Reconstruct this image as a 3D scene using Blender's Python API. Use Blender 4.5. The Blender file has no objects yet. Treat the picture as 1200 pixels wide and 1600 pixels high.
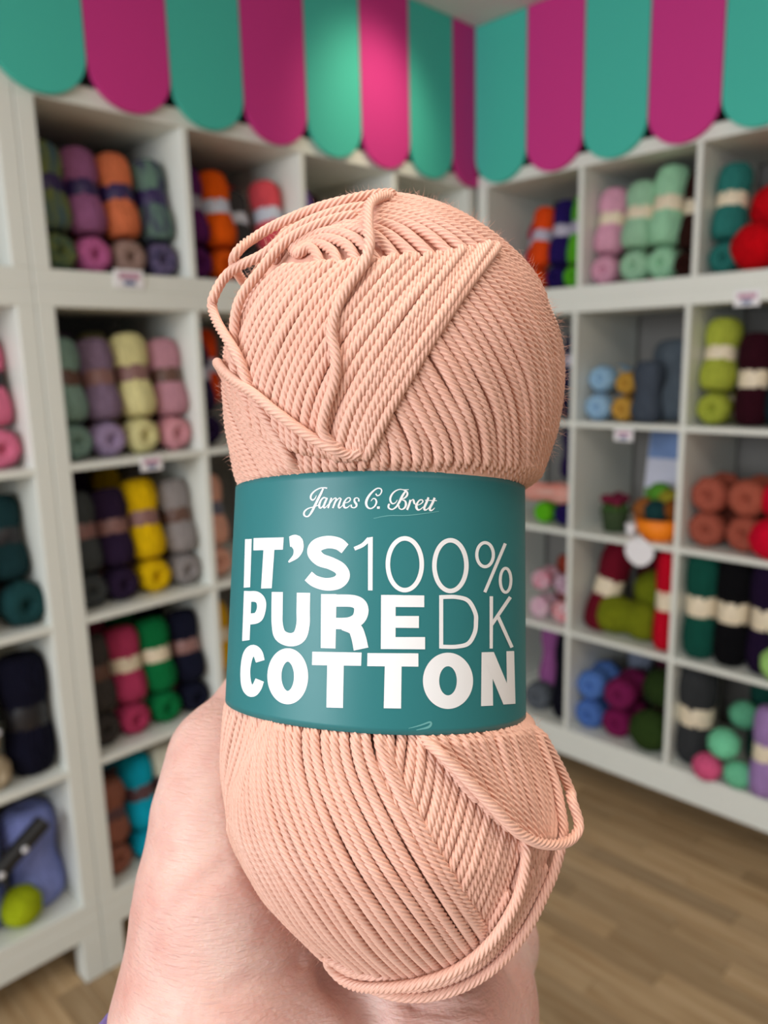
import bpy, math, random
import numpy as np
from mathutils import Matrix, Vector
from mathutils.bvhtree import BVHTree

random.seed(7)
rng = np.random.default_rng(7)
scene = bpy.context.scene
COL = scene.collection

# ------------------------------------------------------------------ camera, world, lights, exposure
FPX, PITCH, ROLL, YAW = 1213.6, 0.1942, -0.0240, math.radians(45.0)
ZB = 0.165                       # height of the cube shelves above the floor
CAMH = 1.302 + ZB
DL, DR = 1.6795, 2.1349          # distance of the left / right shelf fronts from the camera
_F = np.array([0, math.cos(PITCH), -math.sin(PITCH)])
_R0 = np.array([1.0, 0, 0]); _U0 = np.cross(_R0, _F)
_R = math.cos(ROLL) * _R0 + math.sin(ROLL) * _U0
_U = -math.sin(ROLL) * _R0 + math.cos(ROLL) * _U0
CAM_M = Matrix(((_R[0], _U[0], -_F[0], 0), (_R[1], _U[1], -_F[1], 0), (_R[2], _U[2], -_F[2], CAMH), (0, 0, 0, 1)))
cd = bpy.data.cameras.new('camera'); cam = bpy.data.objects.new('camera', cd); COL.objects.link(cam)
cam.matrix_world = CAM_M
cd.sensor_fit = 'HORIZONTAL'; cd.sensor_width = 36.0; cd.lens = FPX / 1200 * 36
cd.clip_start = 0.02; cd.clip_end = 60
cd.dof.use_dof = True; cd.dof.focus_distance = 0.150; cd.dof.aperture_fstop = 21.0
scene.camera = cam

world = bpy.data.worlds.new('shop_daylight'); scene.world = world; world.use_nodes = True
wb = world.node_tree.nodes['Background']; wb.inputs[0].default_value = (0.93, 0.97, 1.0, 1); wb.inputs[1].default_value = 0.20

def area_light(name, loc, target, sx, sy, power, color):
    l = bpy.data.lights.new(name, 'AREA'); l.shape = 'RECTANGLE'; l.size = sx; l.size_y = sy; l.energy = power; l.color = color
    o = bpy.data.objects.new(name, l); COL.objects.link(o); o.location = loc
    o.rotation_euler = (Vector(target) - Vector(loc)).to_track_quat('-Z', 'Y').to_euler()
    return o
area_light('window_daylight', (-2.3, -2.0, 1.8), (0.0, 0.6, 1.3), 2.4, 1.3, 112, (0.90, 0.95, 1.0))
area_light('ceiling_lamp', (0.15, 0.15, 2.44), (0.15, 0.45, 0.0), 0.9, 0.9, 16, (1.0, 0.90, 0.78))
area_light('ceiling_lamp_back', (1.2, -1.2, 2.44), (1.2, -1.2, 0.0), 1.2, 1.2, 12, (1.0, 0.92, 0.82))

vs = scene.view_settings
vs.view_transform = 'Standard'; vs.look = 'None'; vs.gamma = 1.0; vs.use_curve_mapping = False
vs.exposure = -0.14

# ------------------------------------------------------------------ helpers
def lin(c):
    return tuple(((v / 255) / 12.92 if v / 255 <= 0.04045 else ((v / 255 + 0.055) / 1.055) ** 2.4) for v in c)

def tag(o, label=None, cat=None, group=None, kind=None):
    if label: o['label'] = label
    if cat: o['category'] = cat
    if group: o['group'] = group
    if kind: o['kind'] = kind
    return o

def mesh_obj(name, verts, faces, mat=None, parent=None, smooth=False):
    me = bpy.data.meshes.new(name); me.from_pydata([tuple(v) for v in verts], [], [tuple(f) for f in faces]); me.update()
    if smooth: me.polygons.foreach_set('use_smooth', [True] * len(me.polygons))
    if mat: me.materials.append(mat)
    return link(name, me, parent)

def link(name, me, parent=None):
    o = bpy.data.objects.new(name, me); COL.objects.link(o)
    if parent: o.parent = parent
    return o

def np_mesh(name, V, F, mat=None, smooth=True):
    """fast mesh from numpy vertices (n,3) and quads (m,4)"""
    me = bpy.data.meshes.new(name)
    me.vertices.add(len(V)); me.vertices.foreach_set('co', np.ascontiguousarray(V, np.float32).ravel())
    k = F.shape[1]
    me.loops.add(F.size); me.loops.foreach_set('vertex_index', np.ascontiguousarray(F, np.int32).ravel())
    me.polygons.add(len(F)); me.polygons.foreach_set('loop_start', np.arange(0, F.size, k, dtype=np.int32))
    me.polygons.foreach_set('loop_total', np.full(len(F), k, np.int32))
    if smooth: me.polygons.foreach_set('use_smooth', np.ones(len(F), bool))
    me.update(calc_edges=True); me.validate()
    if mat: me.materials.append(mat)
    return me

def empty(name, loc=(0, 0, 0), rotz=0.0, matrix=None):
    o = bpy.data.objects.new(name, None); COL.objects.link(o); o.empty_display_size = 0.05
    if matrix is not None: o.matrix_world = matrix
    else: o.location = loc; o.rotation_euler = (0, 0, rotz)
    return o

def box_data(x0, x1, y0, y1, z0, z1, b=0.0015):
    """box with chamfered edges"""
    vs_, cx, cy, cz = [], (x0 + x1) / 2, (y0 + y1) / 2, (z0 + z1) / 2
    import itertools
    hx, hy, hz = (x1 - x0) / 2, (y1 - y0) / 2, (z1 - z0) / 2
    b = min(b, hx * .4, hy * .4, hz * .4)
    idx = {}
    for sx, sy, sz in itertools.product((-1, 1), repeat=3):
        for ax in range(3):
            p = [sx * (hx - b), sy * (hy - b), sz * (hz - b)]
            p[ax] = (sx * hx, sy * hy, sz * hz)[ax]
            idx[(sx, sy, sz, ax)] = len(vs_); vs_.append((cx + p[0], cy + p[1], cz + p[2]))
    F = []
    for ax in range(3):
        for s in (-1, 1):
            o = [a for a in range(3) if a != ax]; q = []
            for a, c in ((-1, -1), (1, -1), (1, 1), (-1, 1)):
                k = [0, 0, 0]; k[ax] = s; k[o[0]] = a; k[o[1]] = c; q.append(idx[(*k, ax)])
            F.append(q if (s > 0) == (ax != 1) else q[::-1])
    for ax in range(3):           # edges along ax
        o = [a for a in range(3) if a != ax]
        for a in (-1, 1):
            for c in (-1, 1):
                k0 = [0, 0, 0]; k0[ax] = -1; k0[o[0]] = a; k0[o[1]] = c
                k1 = list(k0); k1[ax] = 1
                F.append([idx[(*k0, o[0])], idx[(*k1, o[0])], idx[(*k1, o[1])], idx[(*k0, o[1])]])
    for sx, sy, sz in itertools.product((-1, 1), repeat=3):
        F.append([idx[(sx, sy, sz, a)] for a in range(3)])
    return vs_, F

def box(name, x0, x1, y0, y1, z0, z1, mat, parent=None, b=0.0015):
    v, f = box_data(x0, x1, y0, y1, z0, z1, b)
    o = mesh_obj(name, v, f, mat, parent)
    import bmesh
    bm = bmesh.new(); bm.from_mesh(o.data); bmesh.ops.recalc_face_normals(bm, faces=bm.faces); bm.to_mesh(o.data); bm.free()
    return o

def lathe_np(prof, n=24):
    prof = np.array(prof, float); a = np.linspace(0, 2 * np.pi, n, endpoint=False)
    V = np.stack([prof[:, 0:1] * np.cos(a), prof[:, 0:1] * np.sin(a), np.repeat(prof[:, 1:2], n, 1)], -1).reshape(-1, 3)
    F = []
    for i in range(len(prof) - 1):
        for j in range(n):
            F.append((i * n + j, i * n + (j + 1) % n, (i + 1) * n + (j + 1) % n, (i + 1) * n + j))
    return V, np.array(F)

# ------------------------------------------------------------------ materials
def new_mat(name):
    m = bpy.data.materials.new(name); m.use_nodes = True
    nt = m.node_tree; return m, nt, nt.nodes['Principled BSDF']

def plain(name, rgb, rough=0.5, noise=0.04, scale=30, spec=0.5, bump=0.0):
    m, nt, b = new_mat(name); N, L = nt.nodes, nt.links
    c = lin(rgb)
    tc = N.new('ShaderNodeTexCoord'); nz = N.new('ShaderNodeTexNoise'); nz.inputs['Scale'].default_value = scale
    nz.inputs['Detail'].default_value = 4
    L.new(tc.outputs['Object'], nz.inputs['Vector'])
    mx = N.new('ShaderNodeMix'); mx.data_type = 'RGBA'
    mx.inputs['A'].default_value = (*[v * (1 - noise) for v in c], 1); mx.inputs['B'].default_value = (*[min(1, v * (1 + noise)) for v in c], 1)
    L.new(nz.outputs['Fac'], mx.inputs['Factor']); L.new(mx.outputs['Result'], b.inputs['Base Color'])
    b.inputs['Roughness'].default_value = rough; b.inputs['Specular IOR Level'].default_value = spec
    if bump:
        bp = N.new('ShaderNodeBump'); bp.inputs['Strength'].default_value = bump; bp.inputs['Distance'].default_value = 0.001
        L.new(nz.outputs['Fac'], bp.inputs['Height']); L.new(bp.outputs['Normal'], b.inputs['Normal'])
    return m

YM = {}
def yarn_mat(rgb, rgb2=None, gain=1.25):
    key = (rgb, rgb2)
    if key in YM: return YM[key]
    m, nt, b = new_mat('yarn_%d_%d_%d' % rgb); N, L = nt.nodes, nt.links
    g = lambda c: [v * min(gain, .86 / max(lin(c))) for v in lin(c)]
    c1 = g(rgb); c2 = g(rgb2) if rgb2 else [v * .8 for v in c1]
    tc = N.new('ShaderNodeTexCoord')
    nz = N.new('ShaderNodeTexNoise'); nz.inputs['Scale'].default_value = 2.6 if rgb2 else 7; nz.inputs['Detail'].default_value = 2
    L.new(tc.outputs['Object'], nz.inputs['Vector'])
    mp = N.new('ShaderNodeMapping'); mp.inputs['Rotation'].default_value = (0.5, 0.35, 0.3); L.new(tc.outputs['Object'], mp.inputs['Vector'])
    wv = N.new('ShaderNodeTexWave'); wv.inputs['Scale'].default_value = 3.4; wv.inputs['Distortion'].default_value = 2.5
    wv.inputs['Detail'].default_value = 1.5; L.new(mp.outputs['Vector'], wv.inputs['Vector'])
    rp = N.new('ShaderNodeMapRange'); rp.inputs['From Min'].default_value = .35; rp.inputs['From Max'].default_value = .62
    L.new(nz.outputs['Fac'], rp.inputs['Value'])
    mx = N.new('ShaderNodeMix'); mx.data_type = 'RGBA'; mx.inputs['A'].default_value = (*c1, 1); mx.inputs['B'].default_value = (*c2, 1)
    L.new(rp.outputs['Result'], mx.inputs['Factor']); L.new(mx.outputs['Result'], b.inputs['Base Color'])
    bp = N.new('ShaderNodeBump'); bp.inputs['Strength'].default_value = .55; bp.inputs['Distance'].default_value = .006
    L.new(wv.outputs['Fac'], bp.inputs['Height']); L.new(bp.outputs['Normal'], b.inputs['Normal'])
    b.inputs['Roughness'].default_value = .95; b.inputs['Specular IOR Level'].default_value = .12
    YM[key] = m
    return m

M_WHITE = plain('white_lacquer', (226, 229, 222), .42, .02, 6)
M_WALL = plain('wall_paint', (128, 125, 121), .9, .03, 3, .2)
M_CEIL = plain('ceiling_paint', (226, 224, 222), .9, .02, 3, .2)
M_TEAL = plain('awning_teal', (72, 190, 172), .75, .04, 220, .25)
M_PINK = plain('awning_magenta', (206, 56, 138), .75, .04, 220, .25)
M_CARD = plain('white_card', (238, 236, 240), .6, .02, 40)
M_PRINT = plain('tag_print', (190, 140, 165), .6, .2, 60)

def wood_mat(name, c1, c2, rand=True):
    m, nt, b = new_mat(name); N, L = nt.nodes, nt.links
    tc = N.new('ShaderNodeTexCoord'); mp = N.new('ShaderNodeMapping'); mp.inputs['Scale'].default_value = (2.2, 26, 8)
    L.new(tc.outputs['Object'], mp.inputs['Vector'])
    nz = N.new('ShaderNodeTexNoise'); nz.inputs['Scale'].default_value = 1.6; nz.inputs['Detail'].default_value = 6; nz.inputs['Distortion'].default_value = .6
    oi = N.new('ShaderNodeObjectInfo')
    ad = N.new('ShaderNodeVectorMath'); ad.operation = 'ADD'
    L.new(mp.outputs['Vector'], ad.inputs[0])
    cmb = N.new('ShaderNodeCombineXYZ'); mu = N.new('ShaderNodeMath'); mu.operation = 'MULTIPLY'; mu.inputs[1].default_value = 60
    L.new(oi.outputs['Random'], mu.inputs[0]); L.new(mu.outputs[0], cmb.inputs[0]); L.new(mu.outputs[0], cmb.inputs[1])
    L.new(cmb.outputs[0], ad.inputs[1]); L.new(ad.outputs[0], nz.inputs['Vector'])
    mx = N.new('ShaderNodeMix'); mx.data_type = 'RGBA'; mx.inputs['A'].default_value = (*lin(c1), 1); mx.inputs['B'].default_value = (*lin(c2), 1)
    mr = N.new('ShaderNodeMapRange'); mr.inputs['From Min'].default_value = .3; mr.inputs['From Max'].default_value = .7
    L.new(nz.outputs['Fac'], mr.inputs['Value']); L.new(mr.outputs['Result'], mx.inputs['Factor'])
    hs = N.new('ShaderNodeHueSaturation')
    m2 = N.new('ShaderNodeMapRange'); m2.inputs['To Min'].default_value = .72; m2.inputs['To Max'].default_value = 1.18
    L.new(oi.outputs['Random'], m2.inputs['Value']); L.new(m2.outputs['Result'], hs.inputs['Value'])
    L.new(mx.outputs['Result'], hs.inputs['Color']); L.new(hs.outputs['Color'], b.inputs['Base Color'])
    b.inputs['Roughness'].default_value = .45
    return m
M_WOOD = wood_mat('oak_laminate', (200, 172, 134), (170, 138, 98))

# ------------------------------------------------------------------ frames of the two shelf walls
def Lw(t, n, z):    # t along the left shelf front towards the corner, n distance in front(-)/behind(+) it
    d = np.array([math.sin(YAW), math.cos(YAW), 0]); m = np.array([-math.cos(YAW), math.sin(YAW), 0])
    return tuple(m * (DL + n) + d * t + np.array([0, 0, z]))
def Rw(t, n, z):
    d = np.array([math.cos(YAW), -math.sin(YAW), 0]); m = np.array([math.sin(YAW), math.cos(YAW), 0])
    return tuple(m * (DR + n) + d * t + np.array([0, 0, z]))
ROT_L, ROT_R = math.radians(90) - YAW, -YAW
CEIL_Z = 2.315 + ZB

# ------------------------------------------------------------------ room shell
def slab(name, frame, t0, t1, n0, n1, z0, z1, mat, rot):
    o = box(name, t0, t1, n0, n1, z0, z1, mat, None, 0.0)
    o.matrix_world = Matrix.Translation(frame(0, 0, 0)) @ Matrix.Rotation(rot, 4, 'Z')
    o['kind'] = 'structure'; return o
slab('wall_left', Lw, -3.2, DR + .42, .415, .50, 0, CEIL_Z, M_WALL, ROT_L)
slab('wall_right', Rw, -DL - .42, 3.2, .415, .50, 0, CEIL_Z, M_WALL, ROT_R)
ceil_o = box('ceiling', -4.5, 4.5, -2.6, 4.2, CEIL_Z, CEIL_Z + .08, M_CEIL, None, 0.0); ceil_o['kind'] = 'structure'
floor = slab('floor', Rw, -3.3, 3.5, -5.0, .5, -.06, -.004, M_WOOD, ROT_R)

# planks: three-strip laminate running along the right wall
def to_px(P):
    v = np.array(P) - np.array([0, 0, CAMH]); d = v @ _F
    return 600 + FPX * (v @ _R) / d, 800 - FPX * (v @ _U) / d, d
PW, PL = .066, .42
pv, pf = box_data(-PL / 2 + .0006, PL / 2 - .0006, -PW / 2 + .0006, PW / 2 - .0006, -.006, 0, .0008)
plank_me = None
cnt = 0
for i in range(-8, 34):
    n = .30 - i * PW
    for j in range(-12, 12):
        t = j * PL + (i * .157) % PL
        x, y, d = to_px(Rw(t, n, 0))
        if d < .3 or not (-110 < x < 1310 and 1150 < y < 1760): continue
        if 330 < x < 760 and not (y > 1640): continue
        if plank_me is None:
            o = box('floor_plank', 0, 1, 0, 1, 0, 1, M_WOOD); bpy.data.objects.remove(o)
            o = mesh_obj('floor_plank', pv, pf, M_WOOD, floor)
            import bmesh
            bm = bmesh.new(); bm.from_mesh(o.data); bmesh.ops.recalc_face_normals(bm, faces=bm.faces); bm.to_mesh(o.data); bm.free()
            plank_me = o.data
        else: o = link('floor_plank', plank_me, floor)
        o.location = (t, n, 0); cnt += 1
print('planks', cnt)

# ------------------------------------------------------------------ cube shelves
TH, CELL, SH, DEP = .0385, .335, .016, .39
def shelf_unit(frame, rot, t0, z0, levels, ncol, label, legs=None, cols=None):
    """levels: list of (z_low, z_high) of horizontal boards, relative to z0, first = bottom, last = top"""
    root = empty('cube_shelf_unit', frame(t0, 0, 0), rot)
    tag(root, label, 'shelf unit', 'white cube shelf units')
    W = 2 * TH + ncol * CELL + (ncol - 1) * SH
    bz, tz = levels[0], levels[-1]
    box('bottom_board', 0, W, 0, DEP, z0 + bz[0], z0 + bz[1], M_WHITE, root)
    box('top_board', 0, W, 0, DEP, z0 + tz[0], z0 + tz[1], M_WHITE, root)
    box('side_board', 0, TH, 0, DEP, z0 + bz[1], z0 + tz[0], M_WHITE, root)
    box('side_board', W - TH, W, 0, DEP, z0 + bz[1], z0 + tz[0], M_WHITE, root)
    for c in range(1, ncol):
        x = TH + c * CELL + (c - 1) * SH
        box('divider', x, x + SH, .001, DEP - .001, z0 + bz[1], z0 + tz[0], M_WHITE, root)
    for c in range(ncol):
        x = TH + c * (CELL + SH)
        for lo, hi in levels[1:-1]:
            box('shelf_board', x, x + CELL, .001, DEP - .001, z0 + lo, z0 + hi, M_WHITE, root)
    if legs:
        zf = legs
        box('base_frame', 0, W, .0, .05, zf, z0 + bz[0], M_WHITE, root)
        box('base_frame', 0, W, DEP - .05, DEP, zf, z0 + bz[0], M_WHITE, root)
        for x in (0.0, W - .05):
            for y in (0.0, DEP - .05):
                box('leg', x, x + .05, y, y + .05, 0, zf, M_WHITE, root)
    return root
LV = [(0, TH)] + [(TH + k * CELL + (k - 1) * SH, TH + k * CELL + k * SH) for k in (1, 2, 3)] + [(1.4265, 1.465)]
LVR = [(.028, .066), (.396, .412), (.732, .748), (1.082, 1.098), (1.4265, 1.465)]
LVU = [(0, TH), (TH + CELL, 2 * TH + CELL)]
TG = .6753
UW = 1.465
shelf_unit(Lw, ROT_L, TG, ZB, LV, 4, 'tall white cube shelf on left wall, running into the corner', legs=ZB - .05)
shelf_unit(Lw, ROT_L, TG - UW - .002, ZB, LV, 4, 'tall white cube shelf cut off by the left edge', legs=ZB - .05)
shelf_unit(Rw, ROT_R, -DL + .001, ZB, LVR, 4, 'tall white cube shelf on right wall beside wooden floor', legs=ZB - .03)
shelf_unit(Lw, ROT_L, TG, ZB + 1.465, LVU, 4, 'low white shelf row stacked on top, left of corner')
shelf_unit(Lw, ROT_L, TG - UW - .002, ZB + 1.465, LVU, 4, 'low white shelf row stacked on top, at left edge')
shelf_unit(Rw, ROT_R, -DL + .012, ZB + 1.465, LVU, 4, 'low white shelf row stacked on top, right of corner')

# ------------------------------------------------------------------ scalloped awnings
def awning(frame, rot, edges, colors, label, cut_last=None):
    root = empty('scalloped_awning', frame(edges[0], -.016, 0), rot)
    tag(root, label, 'awning', 'striped awnings above the shelves')
    tip, top = 1.842 + ZB, CEIL_Z - .002
    for k in range(len(edges) - 1):
        a, b = edges[k] - edges[0], edges[k + 1] - edges[0]
        full = .197
        if cut_last == k: w = full; c = a + w / 2 if frame is Lw else b - w / 2
        else: w = b - a; c = (a + b) / 2
        g = .0012
        pts = [(a + g, top)]
        hw = w / 2 - g
        for s in np.linspace(math.pi, 2 * math.pi, 25):
            x = c + hw * math.cos(s); z = tip + .088 + .088 * math.sin(s)
            if x > b - g: 
                x = b - g
            if x < a + g: x = a + g
            pts.append((x, z))
        pts.append((b - g, top))
        n = len(pts)
        V = [(x, 0, z) for x, z in pts] + [(x, .012, z) for x, z in pts]
        F = [list(range(n))[::-1], list(range(n, 2 * n))] + [(i, (i + 1) % n, n + (i + 1) % n, n + i) for i in range(n)]
        o = mesh_obj('awning_stripe', V, F, colors[k % 2], root)
        import bmesh
        bm = bmesh.new(); bm.from_mesh(o.data); bmesh.ops.recalc_face_normals(bm, faces=bm.faces); bm.to_mesh(o.data); bm.free()
    box('awning_batten', 0, edges[-1] - edges[0], .013, .035, top - .05, top, M_WALL, root)
    return root
eL = [-.541, -.346, -.151, .044, .239, .434, .629, .825, 1.02, 1.218, 1.417, 1.613, 1.81, 2.007, 2.134]
awning(Lw, ROT_L, eL, [M_TEAL, M_PINK], 'teal and magenta scalloped awning above left shelves', cut_last=len(eL) - 2)
eR = [-1.6645, -1.469, -1.274, -1.077, -.88, -.684, -.488, -.292]
awning(Rw, ROT_R, eR, [M_TEAL, M_PINK], 'teal and magenta scalloped awning above right shelves')
sp = bpy.data.lights.new('ceiling_spotlight', 'SPOT'); sp.energy = 10; sp.color = (1, .86, .60); sp.spot_size = math.radians(75); sp.spot_blend = 1.0; sp.shadow_soft_size = .05
so = bpy.data.objects.new('ceiling_spotlight', sp); COL.objects.link(so); so.location = Lw(1.66, -.42, 2.40)
so.rotation_euler = (Vector(Lw(1.66, 0, 2.10)) - so.location).to_track_quat('-Z', 'Y').to_euler()

# ------------------------------------------------------------------ yarn on the shelves
prof = [(0, .13), (.10, .10), (.22, .035), (.42, 0), (.68, .012), (.88, .06), (.99, .15), (1.0, .24), (.95, .33), (.87, .40), (.83, .5)]
prof = prof + [(r, 1 - z) for r, z in prof[-2::-1]]
V, F = lathe_np(prof, 28)
V2 = V.copy()
for v in V2:
    a = math.atan2(v[1], v[0]); k = 1 + .03 * math.sin(7 * a + 9 * v[2]) + .02 * math.sin(11 * a - 14 * v[2])
    v[0] *= k; v[1] *= k
SKEIN_ME = np_mesh('yarn_body', V2, F)
V, F = lathe_np([(.855, .41), (.88, .41), (.88, .60), (.855, .60), (.855, .41)], 28)
BAND_ME = np_mesh('paper_band', V, F)
a_ = np.linspace(-math.pi / 2, math.pi / 2, 17)
V, F = lathe_np([(max(.0, math.cos(x)), .5 + .5 * math.sin(x)) for x in a_], 28)
for v in V:
    q = math.atan2(v[1], v[0]); k = 1 + .03 * math.sin(5 * q + 11 * v[2]) + .025 * math.sin(9 * q - 8 * v[2]); v[0] *= k; v[1] *= k
BALL_ME = np_mesh('ball_body', V, F)
SKEIN_ME.materials.append(None); BAND_ME.materials.append(None); BALL_ME.materials.append(None)
BM = {}
def band_mat(rgb):
    if rgb not in BM: BM[rgb] = plain('band_%d_%d_%d' % rgb, rgb, .5, .25, 5)
    return BM[rgb]
def set_mat(o, m):
    o.material_slots[0].link = 'OBJECT'; o.material_slots[0].material = m

def skein(frame, rot, t, n, z, r, L, mode, rgb, band, label, lean=0.0, roll=0.0, group=None, rgb2=None):
    """mode 'up' standing, 'end' lying with one end to the room, 'side' lying across, 'ball' a round ball"""
    root = empty('yarn_ball' if mode == 'ball' else 'yarn_skein')
    if mode == 'up':
        M = Matrix.Translation(frame(t, n, z)) @ Matrix.Rotation(rot, 4, 'Z') @ Matrix.Rotation(-lean, 4, 'X') @ Matrix.Rotation(roll, 4, 'Y')
    elif mode == 'ball':
        M = Matrix.Translation(frame(t, n, z)) @ Matrix.Rotation(rot, 4, 'Z') @ Matrix.Rotation(random.uniform(-.3, .3), 4, 'X')
        L = 2 * r
    elif mode == 'end':
        M = Matrix.Translation(frame(t, n, z + r)) @ Matrix.Rotation(rot, 4, 'Z') @ Matrix.Rotation(roll, 4, 'Z') @ Matrix.Rotation(-math.pi / 2, 4, 'X')
    else:
        M = Matrix.Translation(frame(t - L / 2, n + r, z + r)) @ Matrix.Rotation(rot, 4, 'Z') @ Matrix.Rotation(math.pi / 2, 4, 'Y') @ Matrix.Rotation(roll, 4, 'X')
    M = M @ Matrix.Rotation(random.uniform(0, 6.28), 4, 'Z')
    root.matrix_world = M @ Matrix.Diagonal((r, r, L, 1))
    tag(root, label, 'yarn', group)
    b = link('yarn_body', BALL_ME if mode == 'ball' else SKEIN_ME, root); set_mat(b, yarn_mat(rgb, rgb2))
    if band is not None and mode != 'ball':
        p = link('paper_band', BAND_ME, root); set_mat(p, band_mat(band))
    return root

DKP = (42, 24, 78); LIL = (176, 172, 190); CRM = (226, 212, 186); BRN = (92, 62, 50); PKB = (134, 96, 92); BLK = (22, 20, 24); GRY = (140, 140, 152); WBL = (196, 204, 220)
def cellx(frame, c):     # left end of cell c along t
    return (TG + TH + c * (CELL + SH)) if frame is Lw else (-DL + .001 + TH + c * (CELL + SH))
def fill(frame, c, zf, where, items, group):
    rot = ROT_L if frame is Lw else ROT_R
    x0 = cellx(frame, c)
    for it in items:
        kind, u, name, rgb, band = it[:5]; o = it[5] if len(it) > 5 else {}
        t = x0 + u * CELL; n = o.get('n', .035); z = zf + .001 + o.get('z', 0); r2 = o.get('c2')
        r = o.get('r', .0412); lab = name + ' yarn skein '
        if kind == 'col':     # one lying at the front, one leaning back on top of it
            skein(frame, rot, t, n, z, r, .17, 'end', o.get('low', rgb), band, (o.get('lowname', name)) + ' yarn skein lying end-on in ' + where, group=group, rgb2=r2, roll=random.uniform(-.06, .06))
            skein(frame, rot, t + random.uniform(-.004, .004), n + o.get('back', .035), z + 2 * r + .002, r * 1.05, o.get('L', .19), 'up', rgb, band, name + ' yarn skein leaning upright in ' + where, lean=o.get('lean', .22), group=group, rgb2=r2, roll=o.get('roll', 0))
            if frame is Lw or o.get('rear'):
                skein(frame, rot, t + .006, .285, z, r * .98, .295, 'up', rgb, band, name + ' yarn skein standing at the back of ' + where, lean=.04, group=group, rgb2=r2)
        elif kind == 'up':
            skein(frame, rot, t, n + r, z, r, o.get('L', .2), 'up', rgb, band, name + ' yarn skein standing upright in ' + where, lean=o.get('lean', .08), group=group, rgb2=r2, roll=o.get('roll', 0))
        elif kind == 'end':
            skein(frame, rot, t, n, z, r, o.get('L', .17), 'end', rgb, band, name + ' yarn skein lying end-on in ' + where, group=group, rgb2=r2, roll=random.uniform(-.08, .08))
        elif kind == 'side':
            skein(frame, rot, t, n, z, r, o.get('L', .17), 'side', rgb, band, name + ' yarn skein lying sideways in ' + where, group=group, rgb2=r2, roll=o.get('roll', 0))
        elif kind == 'ball':
            skein(frame, rot, t, n + r, z, r, 0, 'ball', rgb, None, name + ' yarn ball in ' + where, group=group, rgb2=r2)

FZ = [ZB + TH + k * (CELL + SH) for k in range(4)]           # floors of left lower cells, bottom to top
FR = [ZB + .066, ZB + .412, ZB + .748, ZB + 1.098]
FU = ZB + 1.465 + TH
# --- left wall, top row
fill(Lw, 0, FU, 'the top left cubby', [
    ('col', .13, 'teal blue mottled', (66, 92, 104), DKP, dict(c2=(110, 120, 70), low=(62, 88, 80), lowname='dark green')),
    ('col', .37, 'mauve pink', (146, 90, 130), DKP, dict(low=(186, 96, 146), lowname='rose pink')),
    ('col', .62, 'burnt orange', (206, 112, 74), DKP, dict(low=(150, 122, 112), lowname='beige brown')),
    ('col', .87, 'sage mint mottled', (96, 124, 110), DKP, dict(c2=(60, 56, 82), low=(106, 94, 126), lowname='lilac grey'))], 'yarn in the top left cubby')
fill(Lw, 1, FU, 'the second top cubby from left', [
    ('col', .12, 'deep purple', (82, 28, 84), GRY, {}),
    ('col', .36, 'bright orange', (246, 98, 14), WBL, {}),
    ('col', .62, 'charcoal grey', (62, 62, 64), WBL, dict(back=.08, L=.16)),
    ('col', .87, 'coral pink', (226, 84, 96), WBL, {})], 'yarn in the second top cubby')
fill(Lw, 2, FU, 'the third top cubby from left', [
    ('col', .13, 'lilac', (112, 86, 158), DKP, {}),
    ('col', .40, 'dark maroon', (58, 26, 38), DKP, dict(back=.1))], 'yarn in the third top cubby')
# --- left wall, lower rows
W2, W3, W4, W5 = 'the left second-row cubby', 'the left third-row cubby', 'the left fourth-row cubby', 'the left bottom cubby'
fill(Lw, 0, FZ[3], W2, [
    ('col', .12, 'sage grey', (122, 150, 140), BRN, {}),
    ('col', .36, 'dusky mauve', (126, 106, 130), PKB, dict(low=(158, 138, 172), lowname='lavender')),
    ('col', .62, 'cream yellow', (226, 218, 158), PKB, dict(r=.0425, L=.2)),
    ('col', .88, 'dusty pink', (188, 136, 150), BRN, dict(low=(210, 146, 156), lowname='pale rose'))], 'yarn in the left second-row cubby')
fill(Lw, 0, FZ[2], W3, [
    ('col', .12, 'dark slate grey', (66, 70, 72), PKB, {}),
    ('col', .36, 'dark aubergine', (44, 30, 56), PKB, {}),
    ('col', .62, 'bright yellow', (240, 196, 12), PKB, dict(r=.0425, L=.2)),
    ('col', .88, 'stone grey', (140, 134, 134), BRN, {})], 'yarn in the left third-row cubby')
fill(Lw, 0, FZ[1], W4, [
    ('col', .12, 'charcoal', (62, 58, 56), BRN, {}),
    ('col', .36, 'raspberry', (172, 56, 92), CRM, {}),
    ('col', .62, 'emerald green', (12, 112, 60), CRM, dict(r=.042)),
    ('col', .88, 'navy', (20, 22, 40), PKB, {})], 'yarn in the left fourth-row cubby')
fill(Lw, 0, FZ[0], W5, [
    ('col', .12, 'chestnut brown', (150, 96, 80), (90, 60, 66), dict(L=.16, lean=.1)),
    ('col', .38, 'turquoise', (12, 166, 196), (90, 60, 66), {}),
    ('col', .64, 'ivory', (232, 228, 208), (90, 60, 66), {}),
    ('end', .86, 'red', (190, 22, 44), BRN, dict(z=.2, n=.06))], 'yarn in the left bottom cubby')
H2, H3, H4 = ['the half-hidden %s-row cubby' % k for k in ('second', 'third', 'fourth')]
fill(Lw, 1, FZ[3], H2, [('col', .1, 'navy purple', (38, 24, 58), LIL, {}), ('up', .34, 'red orange', (226, 72, 20), LIL, dict(n=.13, z=.10))], 'yarn half hidden left of the ball')
fill(Lw, 1, FZ[2], H3, [('col', .12, 'peach', (224, 168, 148), (90, 92, 110), {})], 'yarn half hidden left of the ball')
fill(Lw, 1, FZ[1], H4, [('col', .12, 'golden yellow', (222, 172, 30), CRM, dict(low=(190, 170, 130), lowname='straw beige'))], 'yarn half hidden left of the ball')
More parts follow.
